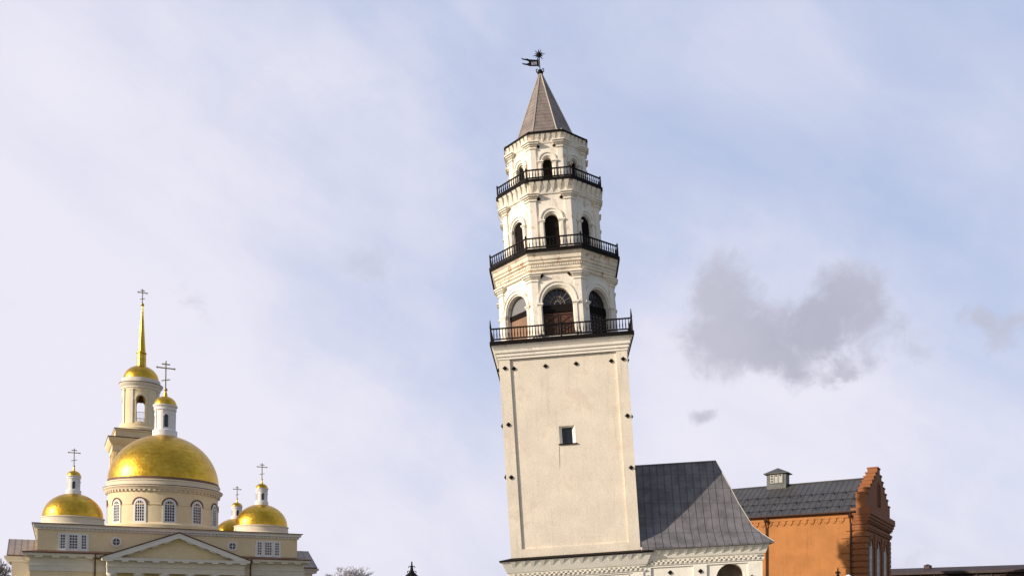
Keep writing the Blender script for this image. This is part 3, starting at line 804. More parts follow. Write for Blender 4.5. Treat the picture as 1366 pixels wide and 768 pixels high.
for u in (-7.6, 7.75):
    b = MB(); disc(b, fmap, u, 10.8, .72, -.12, .03); o = b.build('round_window', M['trim'], CH)
    p = MB(); disc(p, fmap, u, 10.8, .46, -.135, -.1); p.build('pane', M['glass'], o)
    p = MB(); slab(p, fmap, u - .04, u + .04, 10.35, 11.25, -.155, -.13); slab(p, fmap, u - .45, u + .45, 10.76, 10.84, -.153, -.13); p.build('muntins', M['trim'], o)

# portico with pediment
PY = -20.0; PW = 9.55
pm = lambda u, v, d: Vector((u, PY + d, v))
PT = (-PW + .7, PW - .7, PY + .7, LB[2])
b = MB(); rect(b, PT[0], PT[1], PY + .7, LB[2] + .1, [(0, 6.5), (0, 7.25), (.08, 7.26), (.08, 7.36), (.02, 7.38), (.02, 8.05), (.2, 8.1)])
b.quad((PT[0], PY + .7, 6.5), (PT[1], PY + .7, 6.5), (PT[1], LB[2], 6.5), (PT[0], LB[2], 6.5))
b.build('portico_entablature', M['pale'], CH)
b = MB(); rect(b, PT[0], PT[1], PY + .7, LB[2] + .1, [(.2, 8.1), (.62, 8.14), (.68, 8.45), (.3, 8.5)])
blocks_row(b, [(lambda u, v, d: Vector((u, PY + .7 + d, v)), -PW, PW)], 1.78, .85, 7.95, 8.15, -.6, -.1)
AP = 12.0
for s in (-1, 1):                       # raking cornices with blocks
    p0 = Vector((s * (PW + .05), 8.45)); p1 = Vector((0, AP)); dn = Vector((-(p1 - p0).y, (p1 - p0).x)).normalized() * (.62 if s < 0 else -.62)
    if dn.y > 0: dn = -dn
    poly = [(p0.x, p0.y), (p1.x, p1.y), (p1.x, p1.y - .68), (p0.x - s * 1.9, p0.y + .005)]
    b.extrude(poly, pm, .0, 1.3)
    for i in range(1, 6):
        q0 = p0.lerp(p1, (i + .35) / 6.3) + Vector((0, -.70))
        dv = (p1 - p0).normalized() * .42
        b.extrude([tuple(q0 - dv + Vector((0, .12))), tuple(q0 + dv + Vector((0, .12))), tuple(q0 + dv - Vector((0, .14))), tuple(q0 - dv - Vector((0, .14)))], pm, .15, 1.2)
b.build('pediment_cornice', M['trim'], CH)
b = MB(); b.add([pm(-PW + 1.4, 8.47, .95), pm(PW - 1.4, 8.47, .95), pm(0, AP - .5, .95)], [(0, 1, 2)]); b.build('tympanum', M['cream'], CH)
b = MB()
for s in (-1, 1):
    b.add([pm(s * (PW + .25), 8.44, -.12), pm(0, AP + .06, -.12), (0, AT[2] + .3, AP + .06), (s * (PW + .25), AT[2] + .3, 8.44),
           pm(s * (PW + .25), 8.54, -.12), pm(0, AP + .17, -.12), (0, AT[2] + .3, AP + .17), (s * (PW + .25), AT[2] + .3, 8.54)],
          [(0, 1, 2, 3), (4, 5, 6, 7), (0, 1, 5, 4), (0, 3, 7, 4)])
b.build('portico_roof', M['rust'], CH)
for i in range(6):
    b = MB(); x_ = -8.2 + i * 3.28; b.lathe([(.8, 0), (.8, .3), (.62, .45), (.6, 3), (.52, 6.0), (.7, 6.2), (.75, 6.5)], 20, c=(x_, PY + 1.4)); b.build('column', M['trim'], CH, 40)

# side porticoes
for s, L, ze, zr in ((-1, 21.0, 9.15, 11.75), (1, 22.7, 8.5, 11.5)):
    y0, y1 = -6.0, 6.0
    xi, xo = s * 17.0, s * L
    b = MB()
    b.box(min(xi, xo - s * .6), max(xi, xo - s * .6), y0 + .6, y1 - .6, 0, ze - .9)
    b.add([(xo - s * .6, y0 + .6, ze - .9), (xo - s * .6, y1 - .6, ze - .9), (xo - s * .6, 0, zr - .5)], [(0, 1, 2)])
    b.build('side_portico_wall', M['pale'], CH)
    b = MB(); x0, x1 = sorted((xi, xo - s * .1)); rect(b, x0, x1, y0 + .55, y1 - .55, [(.02, ze - .95), (.14, ze - .9), (.18, ze - .55), (.4, ze - .5), (.44, ze - .12), (0, ze - .1)])
    b.build('side_portico_cornice', M['trim'], CH)
    b = MB()
    for q in (-1, 1):
        ya = q * 6.05
        b.add([(xi, ya, ze), (xo, ya, ze), (xo, 0, zr), (xi, 0, zr), (xi, ya, ze - .12), (xo, ya, ze - .12), (xo, 0, zr - .12), (xi, 0, zr - .12)],
              [(0, 1, 2, 3), (4, 5, 6, 7), (0, 1, 5, 4), (1, 2, 6, 5)])
        n = 5
        for i in range(n + 1):
            xx = xi + (xo - xi) * i / n; b.tube([(xx, ya, ze + .02), (xx, 0, zr + .02)], .035, 4)
    b.build('side_portico_roof', M['wing_roof'], CH)
    b = MB(); b.tube([(xi, -6.08, ze - .07), (xo, -6.08, ze - .07)], .09, 6)
    b.tube([(xi + s * 1.2, -6.08, ze - .1), (xi + s * .9, -5.9, ze - .9), (xi + s * .25, -5.6, ze - 2.0), (xi + s * .25, -5.6, 0)], .07, 6)
    b.build('gutter', M['rust'], CH)
b = MB()
for s in (-1, 1):                       # downpipes in the corners beside the portico
    b = MB(); b.tube([(s * 10.2, -17.25, 8.9), (s * 10.2, -16.9, 8.3), (s * 10.2, -16.6, 7.6), (s * 10.2, -16.55, 0)], .1, 6)
    b.tube([(s * 10.2, -17.25, 8.5), (s * 9.8, -17.3, 8.3)], .12, 6); b.build('downpipe', M['rust'], CH)

def cross(mb, x, y, z0, z1, r, tilt=.25):
    """three-barred cross facing the church front"""
    H = z1 - z0
    mb.box(x - r, x + r, y - r, y + r, z0, z1)
    for f, wd in ((.74, .30), (.88, .145)): mb.box(x - wd * H, x + wd * H, y - r * .9, y + r * .9, z0 + f * H - r, z0 + f * H + r)
    h2 = .15 * H; zc = z0 + .30 * H
    m0 = Vector((x - h2, y, zc + tilt * h2)); m1 = Vector((x + h2, y, zc - tilt * h2))
    m0, m1 = Vector((x - h2, y, zc - tilt * h2)), Vector((x + h2, y, zc + tilt * h2))
    mb.tube([m0, m1], r * 1.1, 4)
    for sx_, zz in ((-.30, .74), (.30, .74)): mb.box(x + sx_ * H - r * 1.3, x + sx_ * H + r * 1.3, y - r, y + r, z0 + zz * H - r * 1.5, z0 + zz * H + r * 1.5)

def lantern(parent, cx, cy, z0, z1, r, zcap, ball_z, cross_z0, cross_z1, nwin=4, cr=.09, m_cross='old_gold'):
    b = MB(); c_ = (cx, cy); H = z1 - z0
    b.lathe([(r * 1.22, z0 - .35), (r * 1.22, z0 + .12 * H), (r * 1.08, z0 + .15 * H), (r, z0 + .16 * H), (r, z0 + .80 * H), (r * 1.12, z0 + .83 * H), (r * 1.12, z0 + .89 * H), (r * 1.05, z0 + .9 * H), (r * 1.22, z0 + .97 * H), (r * 1.22, z1)], 32, c=c_)
    for i in range(8):
        mp = cyl_map(i * math.pi / 4 + math.pi / 8, r, c_); slab(b, mp, -.1 * r, .1 * r, z0 + .16 * H, z0 + .8 * H, -.07 * r, .05)
    o = b.build('lantern', M['lantern'], parent, 35)
    for i in range(nwin * 1):
        mp = cyl_map(i * 2 * math.pi / nwin, r, c_); wd = .36 * r
        p = MB(); arch_plate(p, mp, 0, wd, z0 + .22 * H, z0 + .60 * H, -.04, .05); p.build('opening', M['glass'], o)
        p = MB(); arch_ring(p, mp, 0, z0 + .60 * H, wd / 2, wd / 2 + .13 * r, -.10, .05, 10); p.build('hood', M['lantern'], o)
    b = MB(); HC = zcap - z1
    pr = [(r * 1.15, z1), (r * 1.13, z1 + .12 * HC)]
    for i in range(1, 9): a = math.pi / 2 * i / 9; pr.append((r * 1.08 * math.cos(a), z1 + (.12 + .72 * math.sin(a)) * HC))
    pr += [(r * .2, zcap), (r * .1, zcap + .3 * HC), (r * .06, ball_z)]
    b.lathe(pr, 28, c=c_); b.build('cupola', M['gold'], parent, 40)
    b = MB(); rb = max(.12, r * .2); b.lathe([(.02, ball_z - rb)] + [(rb * math.cos(a), ball_z + rb * math.sin(a)) for a in (-1.1, -.6, 0, .6, 1.1)] + [(.02, ball_z + rb)], 12, c=c_)
    b.build('ball', M[m_cross], parent, 60)
    b = MB(); cross(b, cx, cy, cross_z0, cross_z1, cr); b.build('cross', M[m_cross], parent)

def dome_prof(r, z0, h, rtop, n=22, k=1.0):
    pr = []
    for i in range(n + 1):
        a = math.pi / 2 * i / n; x_ = r * math.cos(a) ** k
        if x_ < rtop: pr.append((rtop * .9, z0 + h)); break
        pr.append((x_, z0 + h * math.sin(a)))
    return pr
# main drum and dome
b = MB(); b.lathe([(8.43, 12.90), (8.43, 14.15), (8.34, 14.25), (8.06, 14.45), (8.02, 14.50), (8.02, 17.05), (8.09, 17.08), (8.09, 17.22), (8.02, 17.25), (8.02, 19.05)], 72, cap0=False, cap1=False)
dr = b.build('drum', M['cream'], CH, 35)
b = MB(); b.lathe([(8.02, 19.00), (8.13, 19.05), (8.13, 19.32), (8.37, 19.36), (8.43, 19.55), (8.69, 19.75), (8.70, 19.90), (8.29, 19.98)], 72, cap0=False, cap1=True)
n = 72
for i in range(n): slab(b, cyl_map(2 * math.pi * i / n, 8.13), -.16, .16, 19.1, 19.32, -.22, .03)
b.lathe([(8.25, 19.95), (8.25, 20.60), (8.34, 20.68), (8.34, 20.85), (8.11, 20.90)], 72, cap0=False, cap1=True)
b.build('drum_cornice', M['cream_light'], CH, 35)
b = MB(); b.lathe([(8.70, 19.90), (8.74, 19.91), (8.74, 20.00), (8.26, 20.06)], 72, cap0=False, cap1=False); b.build('drum_flashing', M['rust'], CH)
for i in range(12):
    mp = cyl_map(i * math.pi / 6, 8.015)
    grid_window('window', mp, 0, 1.3, 14.65, 17.0, 4, 7, CH, rise=1, fw=.30, bar=.075)
    b = MB(); arch_ring(b, mp, 0, 17.05, .98, 1.14, -.16, .03, 14); b.build('window_hood', M['rust'], dr)
b = MB(); b.lathe(dome_prof(8.13, 20.88, 7.85, 1.5, 30), 96, cap0=True, cap1=True); dm = b.build('dome', M['gold'], CH, 30)
b = MB(); b.lathe([(8.15, 20.86), (8.22, 20.88), (8.22, 20.96), (8.11, 21.30)], 96, cap0=False, cap1=False); b.build('dome_rim', M['rust'], dm)
lantern(CH, 0, 0, 28.9, 33.4, 1.50, 35.2, 36.0, 36.2, 40.5, 4, .085)
# four small domes
for sx_ in (-1, 1):
    for sy_ in (-1, 1):
        c_ = (sx_ * 12.7 + (-.15 if sx_ < 0 else .2), sy_ * 10.4); zz = 0 if sy_ < 0 else -1.0
        b = MB(); b.lathe([(4.15, 12.9), (4.15, 13.2), (4.0, 13.3), (3.95, 14.05), (4.05, 14.1), (4.05, 14.22), (3.8, 14.3)], 48, c=c_); b.build('small_drum', M['cream_light'], CH, 35)
        b = MB(); b.lathe([(r_, z + zz * .3) for r_, z in dome_prof(3.86, 14.28, 3.4, .8, 20)], 64, c=c_); b.build('small_dome', M['gold'], CH, 30)
        lantern(CH, c_[0], c_[1], 17.8 + zz * .4, 20.1 + zz * .6, .80, 21.0 + zz * .7, 21.5 + zz * .7, 21.6 + zz * .7, 24.0 + zz, 4, .055)
# bell tower
BC = (-1.0, 33.2)
b = MB(); rect(b, BC[0] - 4.75, BC[0] + 4.75, BC[1] - 4.75, BC[1] + 4.75, [(0, 0), (0, 30.45)])
for mp, a, c_ in side_maps(BC[0] - 4.75, BC[0] + 4.75, BC[1] - 4.75, BC[1] + 4.75):
    for u in (a + .7, a + 2.0, c_ - 1.9, c_ - .7): slab(b, mp, u - .4, u + .4, 14, 30.35, -.25, .02)
b.build('bell_tower_wall', M['cream'], CH)
b = MB(); rect(b, BC[0] - 4.75, BC[0] + 4.75, BC[1] - 4.75, BC[1] + 4.75, [(.02, 30.35), (.3, 30.45), (.3, 31.45), (.5, 31.55), (.9, 32.15), (1.05, 32.75), (.2, 32.95)])
rect(b, BC[0] - 4.55, BC[0] + 4.55, BC[1] - 4.55, BC[1] + 4.55, [(0, 32.85), (0, 34.25), (.18, 34.30), (.18, 34.55), (-2, 34.60)])
b.build('bell_tower_cornice', M['cream'], CH)
b = MB()
rect(b, BC[0] - 4.75, BC[0] + 4.75, BC[1] - 4.75, BC[1] + 4.75, [(1.05, 32.75), (1.12, 32.77), (1.12, 32.91), (.2, 33.10)])
rect(b, BC[0] - 4.55, BC[0] + 4.55, BC[1] - 4.55, BC[1] + 4.55, [(.18, 34.55), (.24, 34.56), (.24, 34.67), (-2, 34.75)])
b.build('ledge_flashing', M['rust'], CH)
b = MB(); b.lathe([(4.25, 34.55), (4.25, 35.25), (4.1, 35.35), (3.7, 35.50), (3.7, 36.05), (3.3, 36.10)], 48, c=BC); b.build('belfry_base', M['cream'], CH, 35)
b = MB()
for k in range(4):
    r_ = 3.3
    arch_panel(b, cyl_map(k * math.pi / 2 - R(4), r_, BC), -r_ * math.pi / 4, r_ * math.pi / 4, 36.05, 43.1, [(0, 1.75, 36.45, 40.5, .87)], .55, du=.4)
bw = b.build('belfry_wall', M['cream'], CH, 35)
for k in range(4):
    for q in (-1, 1):
        b = MB(); mp = cyl_map(k * math.pi / 2 - R(4) + q * R(29), 3.3, BC); slab(b, mp, -.28, .28, 36.05, 42.3, -.16, .03); slab(b, mp, -.36, .36, 42.3, 42.6, -.24, .03); b.build('pilaster', M['pale'], bw)
    mp = cyl_map(k * math.pi / 2 - R(4), 3.3, BC)
    b = MB(); arch_ring(b, mp, 0, 40.5, .9, 1.15, -.12, .03, 14); b.build('arch_moulding', M['pale'], bw)
    b = MB(); slab(b, mp, -.87, .87, 38.2, 38.28, .2, .26)
    for i in range(7): slab(b, mp, -.75 + i * .25 - .02, -.75 + i * .25 + .02, 36.45, 38.2, .2, .24)
    b.build('opening_rail', M['old_gold'], bw)
b = MB(); b.lathe([(2.8, 36.1), (2.8, 36.15)], 32, c=BC); b.build('belfry_floor', M['pale'], CH)
b = MB(); b.lathe([(2.8, 42.9), (2.8, 43.05)], 32, c=BC); b.build('belfry_ceiling', M['rust'], CH)
b = MB(); b.lathe([(.05, 42.0), (.25, 41.9), (.38, 41.3), (.62, 40.85), (.66, 40.7)], 20, c=BC, cap0=True, cap1=True); b.tube([(BC[0], BC[1], 41.9), (BC[0], BC[1], 42.95)], .05, 6); b.build('bell', M['rust'], CH, 40)
b = MB(); b.lathe([(3.3, 42.7), (3.45, 42.8), (3.45, 43.1), (3.8, 43.5), (3.85, 43.75), (3.45, 43.9), (3.4, 44.75), (3.2, 44.8)], 48, c=BC); b.build('belfry_cornice', M['pale'], CH, 35)
b = MB(); b.lathe([(3.85, 43.75), (3.9, 43.76), (3.9, 43.88), (3.4, 43.98)], 48, c=BC, cap0=False, cap1=False); b.build('belfry_flashing', M['rust'], CH)
b = MB(); b.lathe([(3.22, 44.7), (3.22, 44.85)] + dome_prof(3.12, 44.85, 2.75, .8, 16), 48, c=BC); b.build('belfry_dome', M['gold'], CH, 35)
b = MB(); b.lathe([(.9, 47.2), (.84, 47.5), (.80, 49.8), (.9, 49.95), (.9, 50.1), (.70, 50.3), (.55, 52.5), (.12, 59.2)], 12, c=BC); b.build('needle_spire', M['gold'], CH, 20)
b = MB(); b.lathe([(.03, 58.95)] + [(.34 * math.cos(a), 59.3 + .34 * math.sin(a)) for a in (-1.1, -.6, 0, .6, 1.1)] + [(.03, 59.65)], 14, c=BC); b.build('spire_ball', M['gold_plain'], CH, 60)
b = MB(); cross(b, BC[0], BC[1], 59.6, 62.3, .075); b.build('spire_cross', M['old_gold'], CH)
b = MB(); b.box(-8, 8, 15, 28, 0, 10.5); b.build('nave', M['cream'], CH)

# ================================================================ orange brick building
BX, BY = 43.4, 110
OB = thing('orange_building', 'orange plastered building with a dark seamed roof and a stepped red brick gable', 'building', (BX, BY, 0), (0, 0, R(-31)))
GL, EZ, RZ, XL = 18.6, 14.5, 19.45, -42.0
MB.dmx = Matrix(((1, 0, 0, 0), (-.12, 1, 0, 0), (0, 0, 1, 0), (0, 0, 0, 1)))   # the front is not quite square to the gable
of = lambda u, v, d: Vector((u, d, v))                 # front wall, u = x
og = lambda u, v, d: Vector((-d, u, v))                # gable wall, u = y
b = MB(); b.quad((XL, 0, 0), (-1.67, 0, 0), (-1.67, 0, EZ - .1), (XL, 0, EZ - .1)); b.quad((XL, 0, 0), (XL, GL, 0), (XL, GL, EZ), (XL, 0, EZ)); b.quad((XL, GL, 0), (0, GL, 0), (0, GL, EZ), (XL, GL, EZ))
b.add([(XL, 0, EZ), (XL, GL, EZ), (XL, GL / 2, RZ - .1)], [(0, 1, 2)])
for i in range(26):                                    # toothed frieze under the eaves
    pass
u = -30.0
while u < -3.3:
    slab(b, of, u, u + .62, 13.05, 13.45, -.12, .02); slab(b, of, u + .16, u + .46, 12.86, 13.04, -.11, .02); u += .92
slab(b, of, XL, -1.7, 13.455, 13.98, -.14, .02)
b.build('front_wall', M['orange'], OB)
b = MB(); z = 0.0; i = 0                               # plaster quoins
while z < 11.8:
    wd = 1.35 if i % 2 == 0 else .75
    slab(b, of, -1.69 - wd, -1.69, z + .08, z + .82, -.17, .02); z += .9; i += 1
b.build('quoins', M['orange'], OB)
b = MB(); b.box(-1.66, .10, -.16, 1.55, 0, .4)         # brick corner pier, banded
z = .4
while z < 12.8:
    b.box(-1.54, -.02, -.02, 1.5, z, z + .17); b.box(-1.66, .10, -.18, 1.55, z + .17, z + .75); z += .75
b.box(-1.66, .10, -.16, 1.55, z, EZ - .3)
b.build('corner_pier', M['brick'], OB)
# gable wall with three tall windows, cornice and stepped parapet
WINS = [(3.1, 2.1, 2.5, 9.9, 1.05), (8.7, 2.1, 2.5, 9.9, 1.05), (14.3, 2.1, 2.5, 9.9, 1.05)]
b = MB(); arch_panel(b, og, .02, GL, 0, EZ, WINS, .6, inner=False)
z = .4
for y0, y1 in ((5.2, 6.5), (10.8, 12.1), (16.4, GL)):
    zz = .4
    while zz < 11.5: slab(b, og, y0, y1, zz + .08, zz + .62, -.14, .02); zz += .62
b.build('gable_wall', M['brick'], OB)
for uc, wd, vb, vs, rise in WINS:
    b = MB(); fw = .24
    arch_ring(b, og, uc, vs, wd / 2 - fw, wd / 2 - .002, .04, .5, 14)
    for s in (-1, 1): slab(b, og, uc + s * (wd / 2 - fw / 2) - fw / 2 + .002, uc + s * (wd / 2 - fw / 2) + fw / 2 - .002, vb, vs, .04, .5)
    slab(b, og, uc - .07, uc + .07, vb, vs + wd / 2 - fw, .06, .3)
    for zz in (4, 5.5, 7, 8.5, vs): slab(b, og, uc - wd / 2 + fw, uc + wd / 2 - fw, zz - .05, zz + .05, .08, .3)
    o = b.build('window', M['lantern'], OB)
    p = MB(); arch_plate(p, og, uc, wd - 2 * fw, vb, vs, .2, .3); p.build('pane', M['curtain'], o)
    p = MB(); arch_ring(p, og, uc, vs, wd / 2 + .05, wd / 2 + .45, -.16, .02, 14); p.build('brick_hood', M['brick'], o)
b = MB()
for o_, z0, z1 in ((.18, 11.9, 12.15), (.28, 12.15, 12.45), (.20, 12.8, 13.0), (.34, 13.0, 13.35), (.48, 13.35, 13.75), (.62, 13.75, EZ + .05)):
    b.box(-1.60 - o_ * .3, o_, -.12 - o_ * .55, GL + o_, z0, z1 - .002)
b.build('gable_cornice', M['brick'], OB)
b = MB(); TH = 1.25; ym = GL / 2                       # stepped parapet
steps = [(0, 16.5)]; n = 6
pts_l = []
ybrk = [(-.12, 1.5, 16.55)] + [(1.5 + i * 1.344, 1.5 + (i + 1) * 1.344, 16.55 + .1 + (i + 1) * .66) for i in range(5)] + [(8.22, ym, 20.75)]
allst = ybrk + [(GL - y1, GL - y0, z) for y0, y1, z in reversed(ybrk)]
for y0, y1, z in allst:
    if z == 20.75 and y0 >= ym - .01: continue
    if z == 20.75: y1 = GL - y0
    b.box(-TH, -.02, y0, y1, EZ - .4, z - .16); b.box(-TH - .07, .07, y0 - .06, y1 + .06, z - .16, z)
b.build('stepped_parapet', M['brick'], OB)
b = MB(); arch_plate(b, og, ym, 1.1, 15.6, 18.0, -.06, .03); nb = b.build('blind_niche', M['iron_sheet'], OB)
b = MB(); arch_ring(b, og, ym, 18.0, .56, .85, -.14, .02, 12); slab(b, og, ym - .85, ym - .56, 15.6, 18, -.14, .02); slab(b, og, ym + .56, ym + .85, 15.6, 18, -.14, .02); b.build('niche_surround', M['brick'], nb)
# roof with standing seams, snow guards and gutter
b = MB(); OV = .55
sl_ = (RZ - EZ) / (GL / 2)
def rz(y): return EZ + sl_ * y if y <= GL / 2 else EZ + sl_ * (GL - y)
x1 = -TH + .02
for ya, yb in ((-OV, GL / 2), (GL + OV, GL / 2)):
    za, zb = rz(-OV), RZ
    b.add([(XL - .3, ya, za), (x1, ya, za), (x1, yb, zb), (XL - .3, yb, zb), (XL - .3, ya, za - .14), (x1, ya, za - .14), (x1, yb, zb - .14), (XL - .3, yb, zb - .14)],
          [(0, 1, 2, 3), (4, 5, 6, 7), (0, 1, 5, 4)])
x_ = -1.5
while x_ > XL:
    for ya in (-OV, GL + OV): b.tube([(x_, ya, rz(-OV) + .02), (x_, GL / 2, RZ + .02)], .032, 4)
    x_ -= .74
b.build('roof', M['roof_dark'], OB)
b = MB()
for yy in (.6, 2.7, 4.9):
    b.tube([(XL, yy, rz(yy) + .20), (-1.3, yy, rz(yy) + .20)], .03, 5)
    x_ = -1.9; k = 0
    while x_ > -32:
        b.box(x_ - .07, x_ + .07, yy - .08, yy + .09, rz(yy) - .02, rz(yy) + .26); x_ -= 1.48
b.build('snow_guard', M['iron'], OB)
b = MB(); b.tube([(XL, -OV - .06, rz(-OV) - .10), (-1.3, -OV - .06, rz(-OV) - .10)], .13, 8); b.build('gutter', M['pipe'], OB)
b = MB(); b.tube([(XL, GL / 2, RZ + .05), (-TH, GL / 2, RZ + .05)], .10, 6); b.build('ridge_cap', M['roof_dark'], OB)
for x_ in (-1.86, -12.6):
    b = MB(); b.tube([(x_, -OV - .06, rz(-OV) - .16), (x_, -.5, 13.3), (x_, -.25, 12.7), (x_, -.25, 0)], .10, 8)
    b.lathe([(.12, 13.3), (.22, 13.5), (.26, 13.72)], 8, c=(x_, -OV - .02)); b.build('downpipe', M['pipe'], OB)
# cupola on the ridge
cu = MB(); CX = -13.55; cw, cdp = 1.38, .95; cy = GL / 2
cu.box(CX - cw, CX + cw, cy - cdp, cy + cdp, 18.4, 21.15); cb = cu.build('roof_cupola', M['cupola'], OB)
b = MB(); b.add([(CX - cw - .35, cy - cdp - .35, 21.15), (CX + cw + .35, cy - cdp - .35, 21.15), (CX + cw + .35, cy + cdp + .35, 21.15), (CX - cw - .35, cy + cdp + .35, 21.15), (CX, cy, 22.0)], [(0, 1, 4), (1, 2, 4), (2, 3, 4), (3, 0, 4), (0, 3, 2, 1)])
b.box(CX - cw - .37, CX + cw + .37, cy - cdp - .37, cy + cdp + .37, 21.05, 21.148); b.build('cupola_roof', M['roof_dark'], cb)
cm = lambda u, v, d: Vector((CX + u, cy - cdp + d, v))
b = MB(); slab(b, cm, -.95, .95, 19.75, 20.98, -.05, .02); b.build('cupola_window', M['cupola_pane'], cb)
b = MB()
for u in (-.95, -.3, .28, .93): slab(b, cm, u - .04, u + .04, 19.7, 21.0, -.09, .02)
for v in (19.72, 21.0): slab(b, cm, -1.0, 1.0, v - .04, v + .04, -.085, .02)
b.build('cupola_frame', M['cupola'], cb)
b = MB()
for u, v in ((-.62, 20.0), (-.62, 20.38), (-.62, 20.76), (0, 20.78), (.6, 20.8)):
    b = MB(); slab(b, cm, u - .14, u + .14, v - .12, v + .1, -.066, -.03); b.build('cupola_opening', M['void'], cb)

MB.dmx = None
# ================================================================ dark timber gallery on the right
A_ = Vector((62.2, 151, 0)); B_ = Vector((84, 127, 0)); dv = B_ - A_; Lg = dv.length
GG = thing('timber_gallery', 'long low dark timber gallery with a brown roof edge, right of the brick gable', 'gallery', A_, (0, 0, math.atan2(dv.y, dv.x)))
b = MB()
b.add([(0, -.7, 8.35), (Lg, -.7, 8.35), (Lg, 2.2, 9.15), (0, 2.2, 9.15), (0, -.7, 7.95), (Lg, -.7, 7.95), (Lg, 5.2, 8.35), (0, 5.2, 8.35)], [(0, 1, 2, 3), (4, 5, 1, 0), (3, 2, 6, 7), (0, 3, 7, 4)])
b.build('roof', mat('brown_fascia', (.045, .028, .024), rough=.6, var=.2), GG)
b = MB(); b.box(6.2, 7.1, 1.6, 2.6, 8.8, 9.45); b.add([(6.1, 1.5, 9.45), (7.2, 1.5, 9.45), (7.2, 2.7, 9.45), (6.1, 2.7, 9.45), (6.65, 2.1, 9.75)], [(0, 1, 4), (1, 2, 4), (2, 3, 4), (3, 0, 4)]); b.build('roof_vent', M['pipe'], GG)
b = MB(); b.box(0, Lg, 0, 4.4, 0, 7.98); b.build('wall', M['dark_wood'], GG)
random.seed(4)
x_ = 1.2; gm = lambda u, v, d: Vector((u, d, v))
while x_ < Lg - 1:
    b = MB(); slab(b, gm, x_, x_ + .75, 6.1, 7.35, -.05, .02); o = b.build('window', M['dark_wood'], GG)
    p = MB()
    for i in range(2):
        for j in range(2):
            if random.random() < .75: slab(p, gm, x_ + .08 + i * .34, x_ + .34 + i * .34, 6.2 + j * .55, 6.62 + j * .55, -.062, -.03)
    if p.v: p.build('pane', M['cupola_pane'], o)
    x_ += random.choice((1.15, 1.25, 1.9))
n = 16
for i in range(n):
    b = MB(); b.box(Lg * i / (n - 1) - .1, Lg * i / (n - 1) + .1, -.25, -.06, 0, 7.95); b.build('post', M['dark_wood'], GG)

# ================================================================ street lamps
def lamp(px, Y, h, label, s=1.0):
    x_ = (px - 683) / 1200 * Y
    L = thing('street_lamp', label, 'street lamp', (x_, Y, 0), group='ornate black lamp posts')
    b = MB(); b.lathe([(.18, .1), (.18, .25), (.11, .4), (.10, 1.0), (.06, 1.1), (.045, h - 1.0), (.08, h - .95), (.05, h - .9)], 12); b.build('post', M['iron'], L, 40)
    zt = h - .56
    b = MB(); b.lathe([(.09, h - .9), (.17, zt)], 6, poly=True, cap0=True, cap1=True); b.build('lantern_glass', M['globe'], L)
    b = MB()
    for k in range(6):
        a = k * math.pi / 3 + math.pi / 6; b.tube([(.11 * math.cos(a), .11 * math.sin(a), h - .9), (.2 * math.cos(a), .2 * math.sin(a), zt)], .014, 4)
    b.build('lantern_frame', M['iron'], L)
    b = MB(); b.lathe([(.24, zt), (.25, zt + .03), (.19, zt + .09), (.10, zt + .17), (.06, zt + .25), (.045, zt + .36), (.065, zt + .39), (.03, zt + .42), (.022, zt + .56)], 12); b.build('lantern_cap', M['iron'], L, 40)
    b = MB()
    for k in range(4):
        a = k * math.pi / 2 + .3; c_, s_ = math.cos(a), math.sin(a)
        for (r0, z0, sc) in ((.06, zt + .17, 1.25), (.03, zt + .35, 1.05)):
            pts = [((r0 + sc * x0) * c_, (r0 + sc * x0) * s_, z0 + sc * z_) for x0, z_ in ((0, 0.0), (.02, .035), (.05, .045), (.075, .03), (.08, 0), (.065, -.015))]
            b.tube(pts, .014, 5)
    b.build('scroll', M['iron'], L)
    return L
lamp(549, 32, 3.36, 'ornate black lamp post standing free against the sky, between cathedral and tower')
lamp(1118, 36, 3.42, 'ornate black lamp post in front of the orange plaster wall')
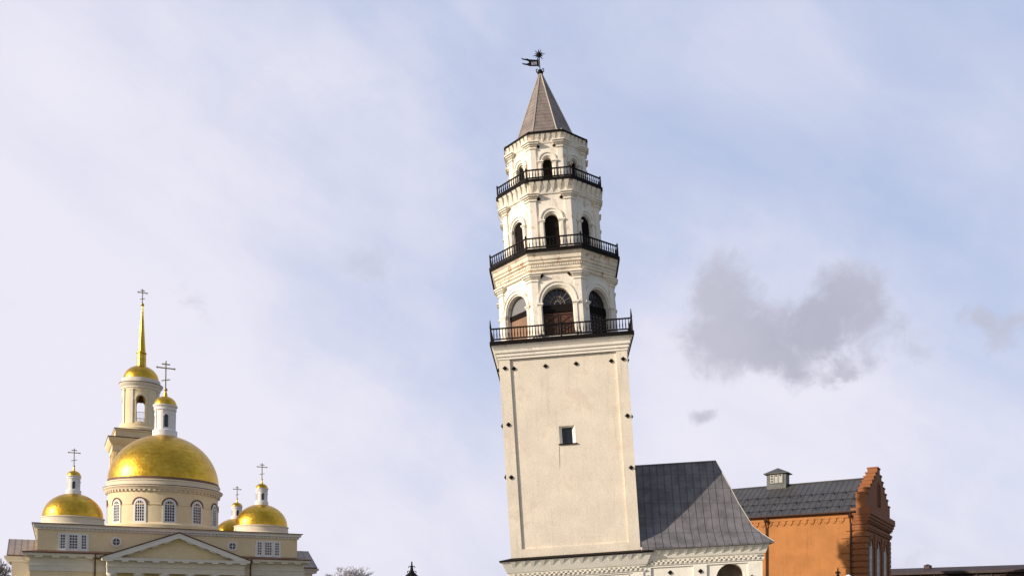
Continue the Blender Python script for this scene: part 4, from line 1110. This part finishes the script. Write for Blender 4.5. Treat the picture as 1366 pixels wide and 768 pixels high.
L = thing('globe_lamp', 'small white globe lamp on a thin pole, before the brick corner quoins', 'street lamp', ((1132 - 683) / 1200 * 40, 40, 0))
b = MB(); b.tube([(0, 0, .1), (0, 0, 3.02)], .035, 8); b.build('post', M['iron'], L)
b = MB(); b.lathe([(.02, 3.0)] + [(.16 * math.cos(a * math.pi / 12), 3.16 + .16 * math.sin(a * math.pi / 12)) for a in range(-5, 6)] + [(.02, 3.32)], 16); b.build('globe', M['globe'], L, 60)

# ================================================================ bare trees
def tree(name, label, x_, y_, h, spread, seed, m, depth=6, wide=1.0, tw=1.0):
    rnd = random.Random(seed)
    T = thing(name, label, 'tree', (x_, y_, 0), group='bare spring trees')
    tr = MB(); cr = MB()
    def grow(p, d, L, r, lev):
        q = p + d * L; mid = p.lerp(q, .5) + Vector((rnd.uniform(-1, 1), rnd.uniform(-1, 1), 0)) * L * .06
        (tr if lev < 2 else cr).tube([p, mid, q], [r, r * .85, r * .7], 5 if lev < 3 else 3)
        if lev >= depth: return
        for i in range(3 if lev < 4 else 4):
            ax = Vector((rnd.uniform(-1, 1), rnd.uniform(-1, 1), rnd.uniform(-.2, .6))).normalized()
            nd = (d * rnd.uniform(.7, 1.1) + ax * rnd.uniform(.55, .9) * spread + Vector((0, 0, .12))).normalized()
            grow(p.lerp(q, rnd.uniform(.6, 1.0)), nd, L * rnd.uniform(.62, .82), max(.012 * tw, r * .55), lev + 1)
    grow(Vector((0, 0, 0)), Vector((0, 0, 1)), h * .30, h * .022, 0)
    top = max(v.z for v in cr.v); k = h / top
    for mb in (tr, cr): mb.v = [Vector((v.x * k * wide, v.y * k * wide, v.z * k)) for v in mb.v]
    tr.build('trunk', m, T); cr.build('crown', m, T)
tree('bare_tree', 'rounded bare grey tree low on the skyline, right of the cathedral', -36.5, 205, 11.9, 1.0, 3, M['bark'], 6, wide=1.5, tw=1.7)
tree('bare_tree', 'dark bare tree at the left edge, beside the cathedral wing', -97, 172, 12.0, 1.0, 8, M['bark_dark'], 6, tw=2.4)
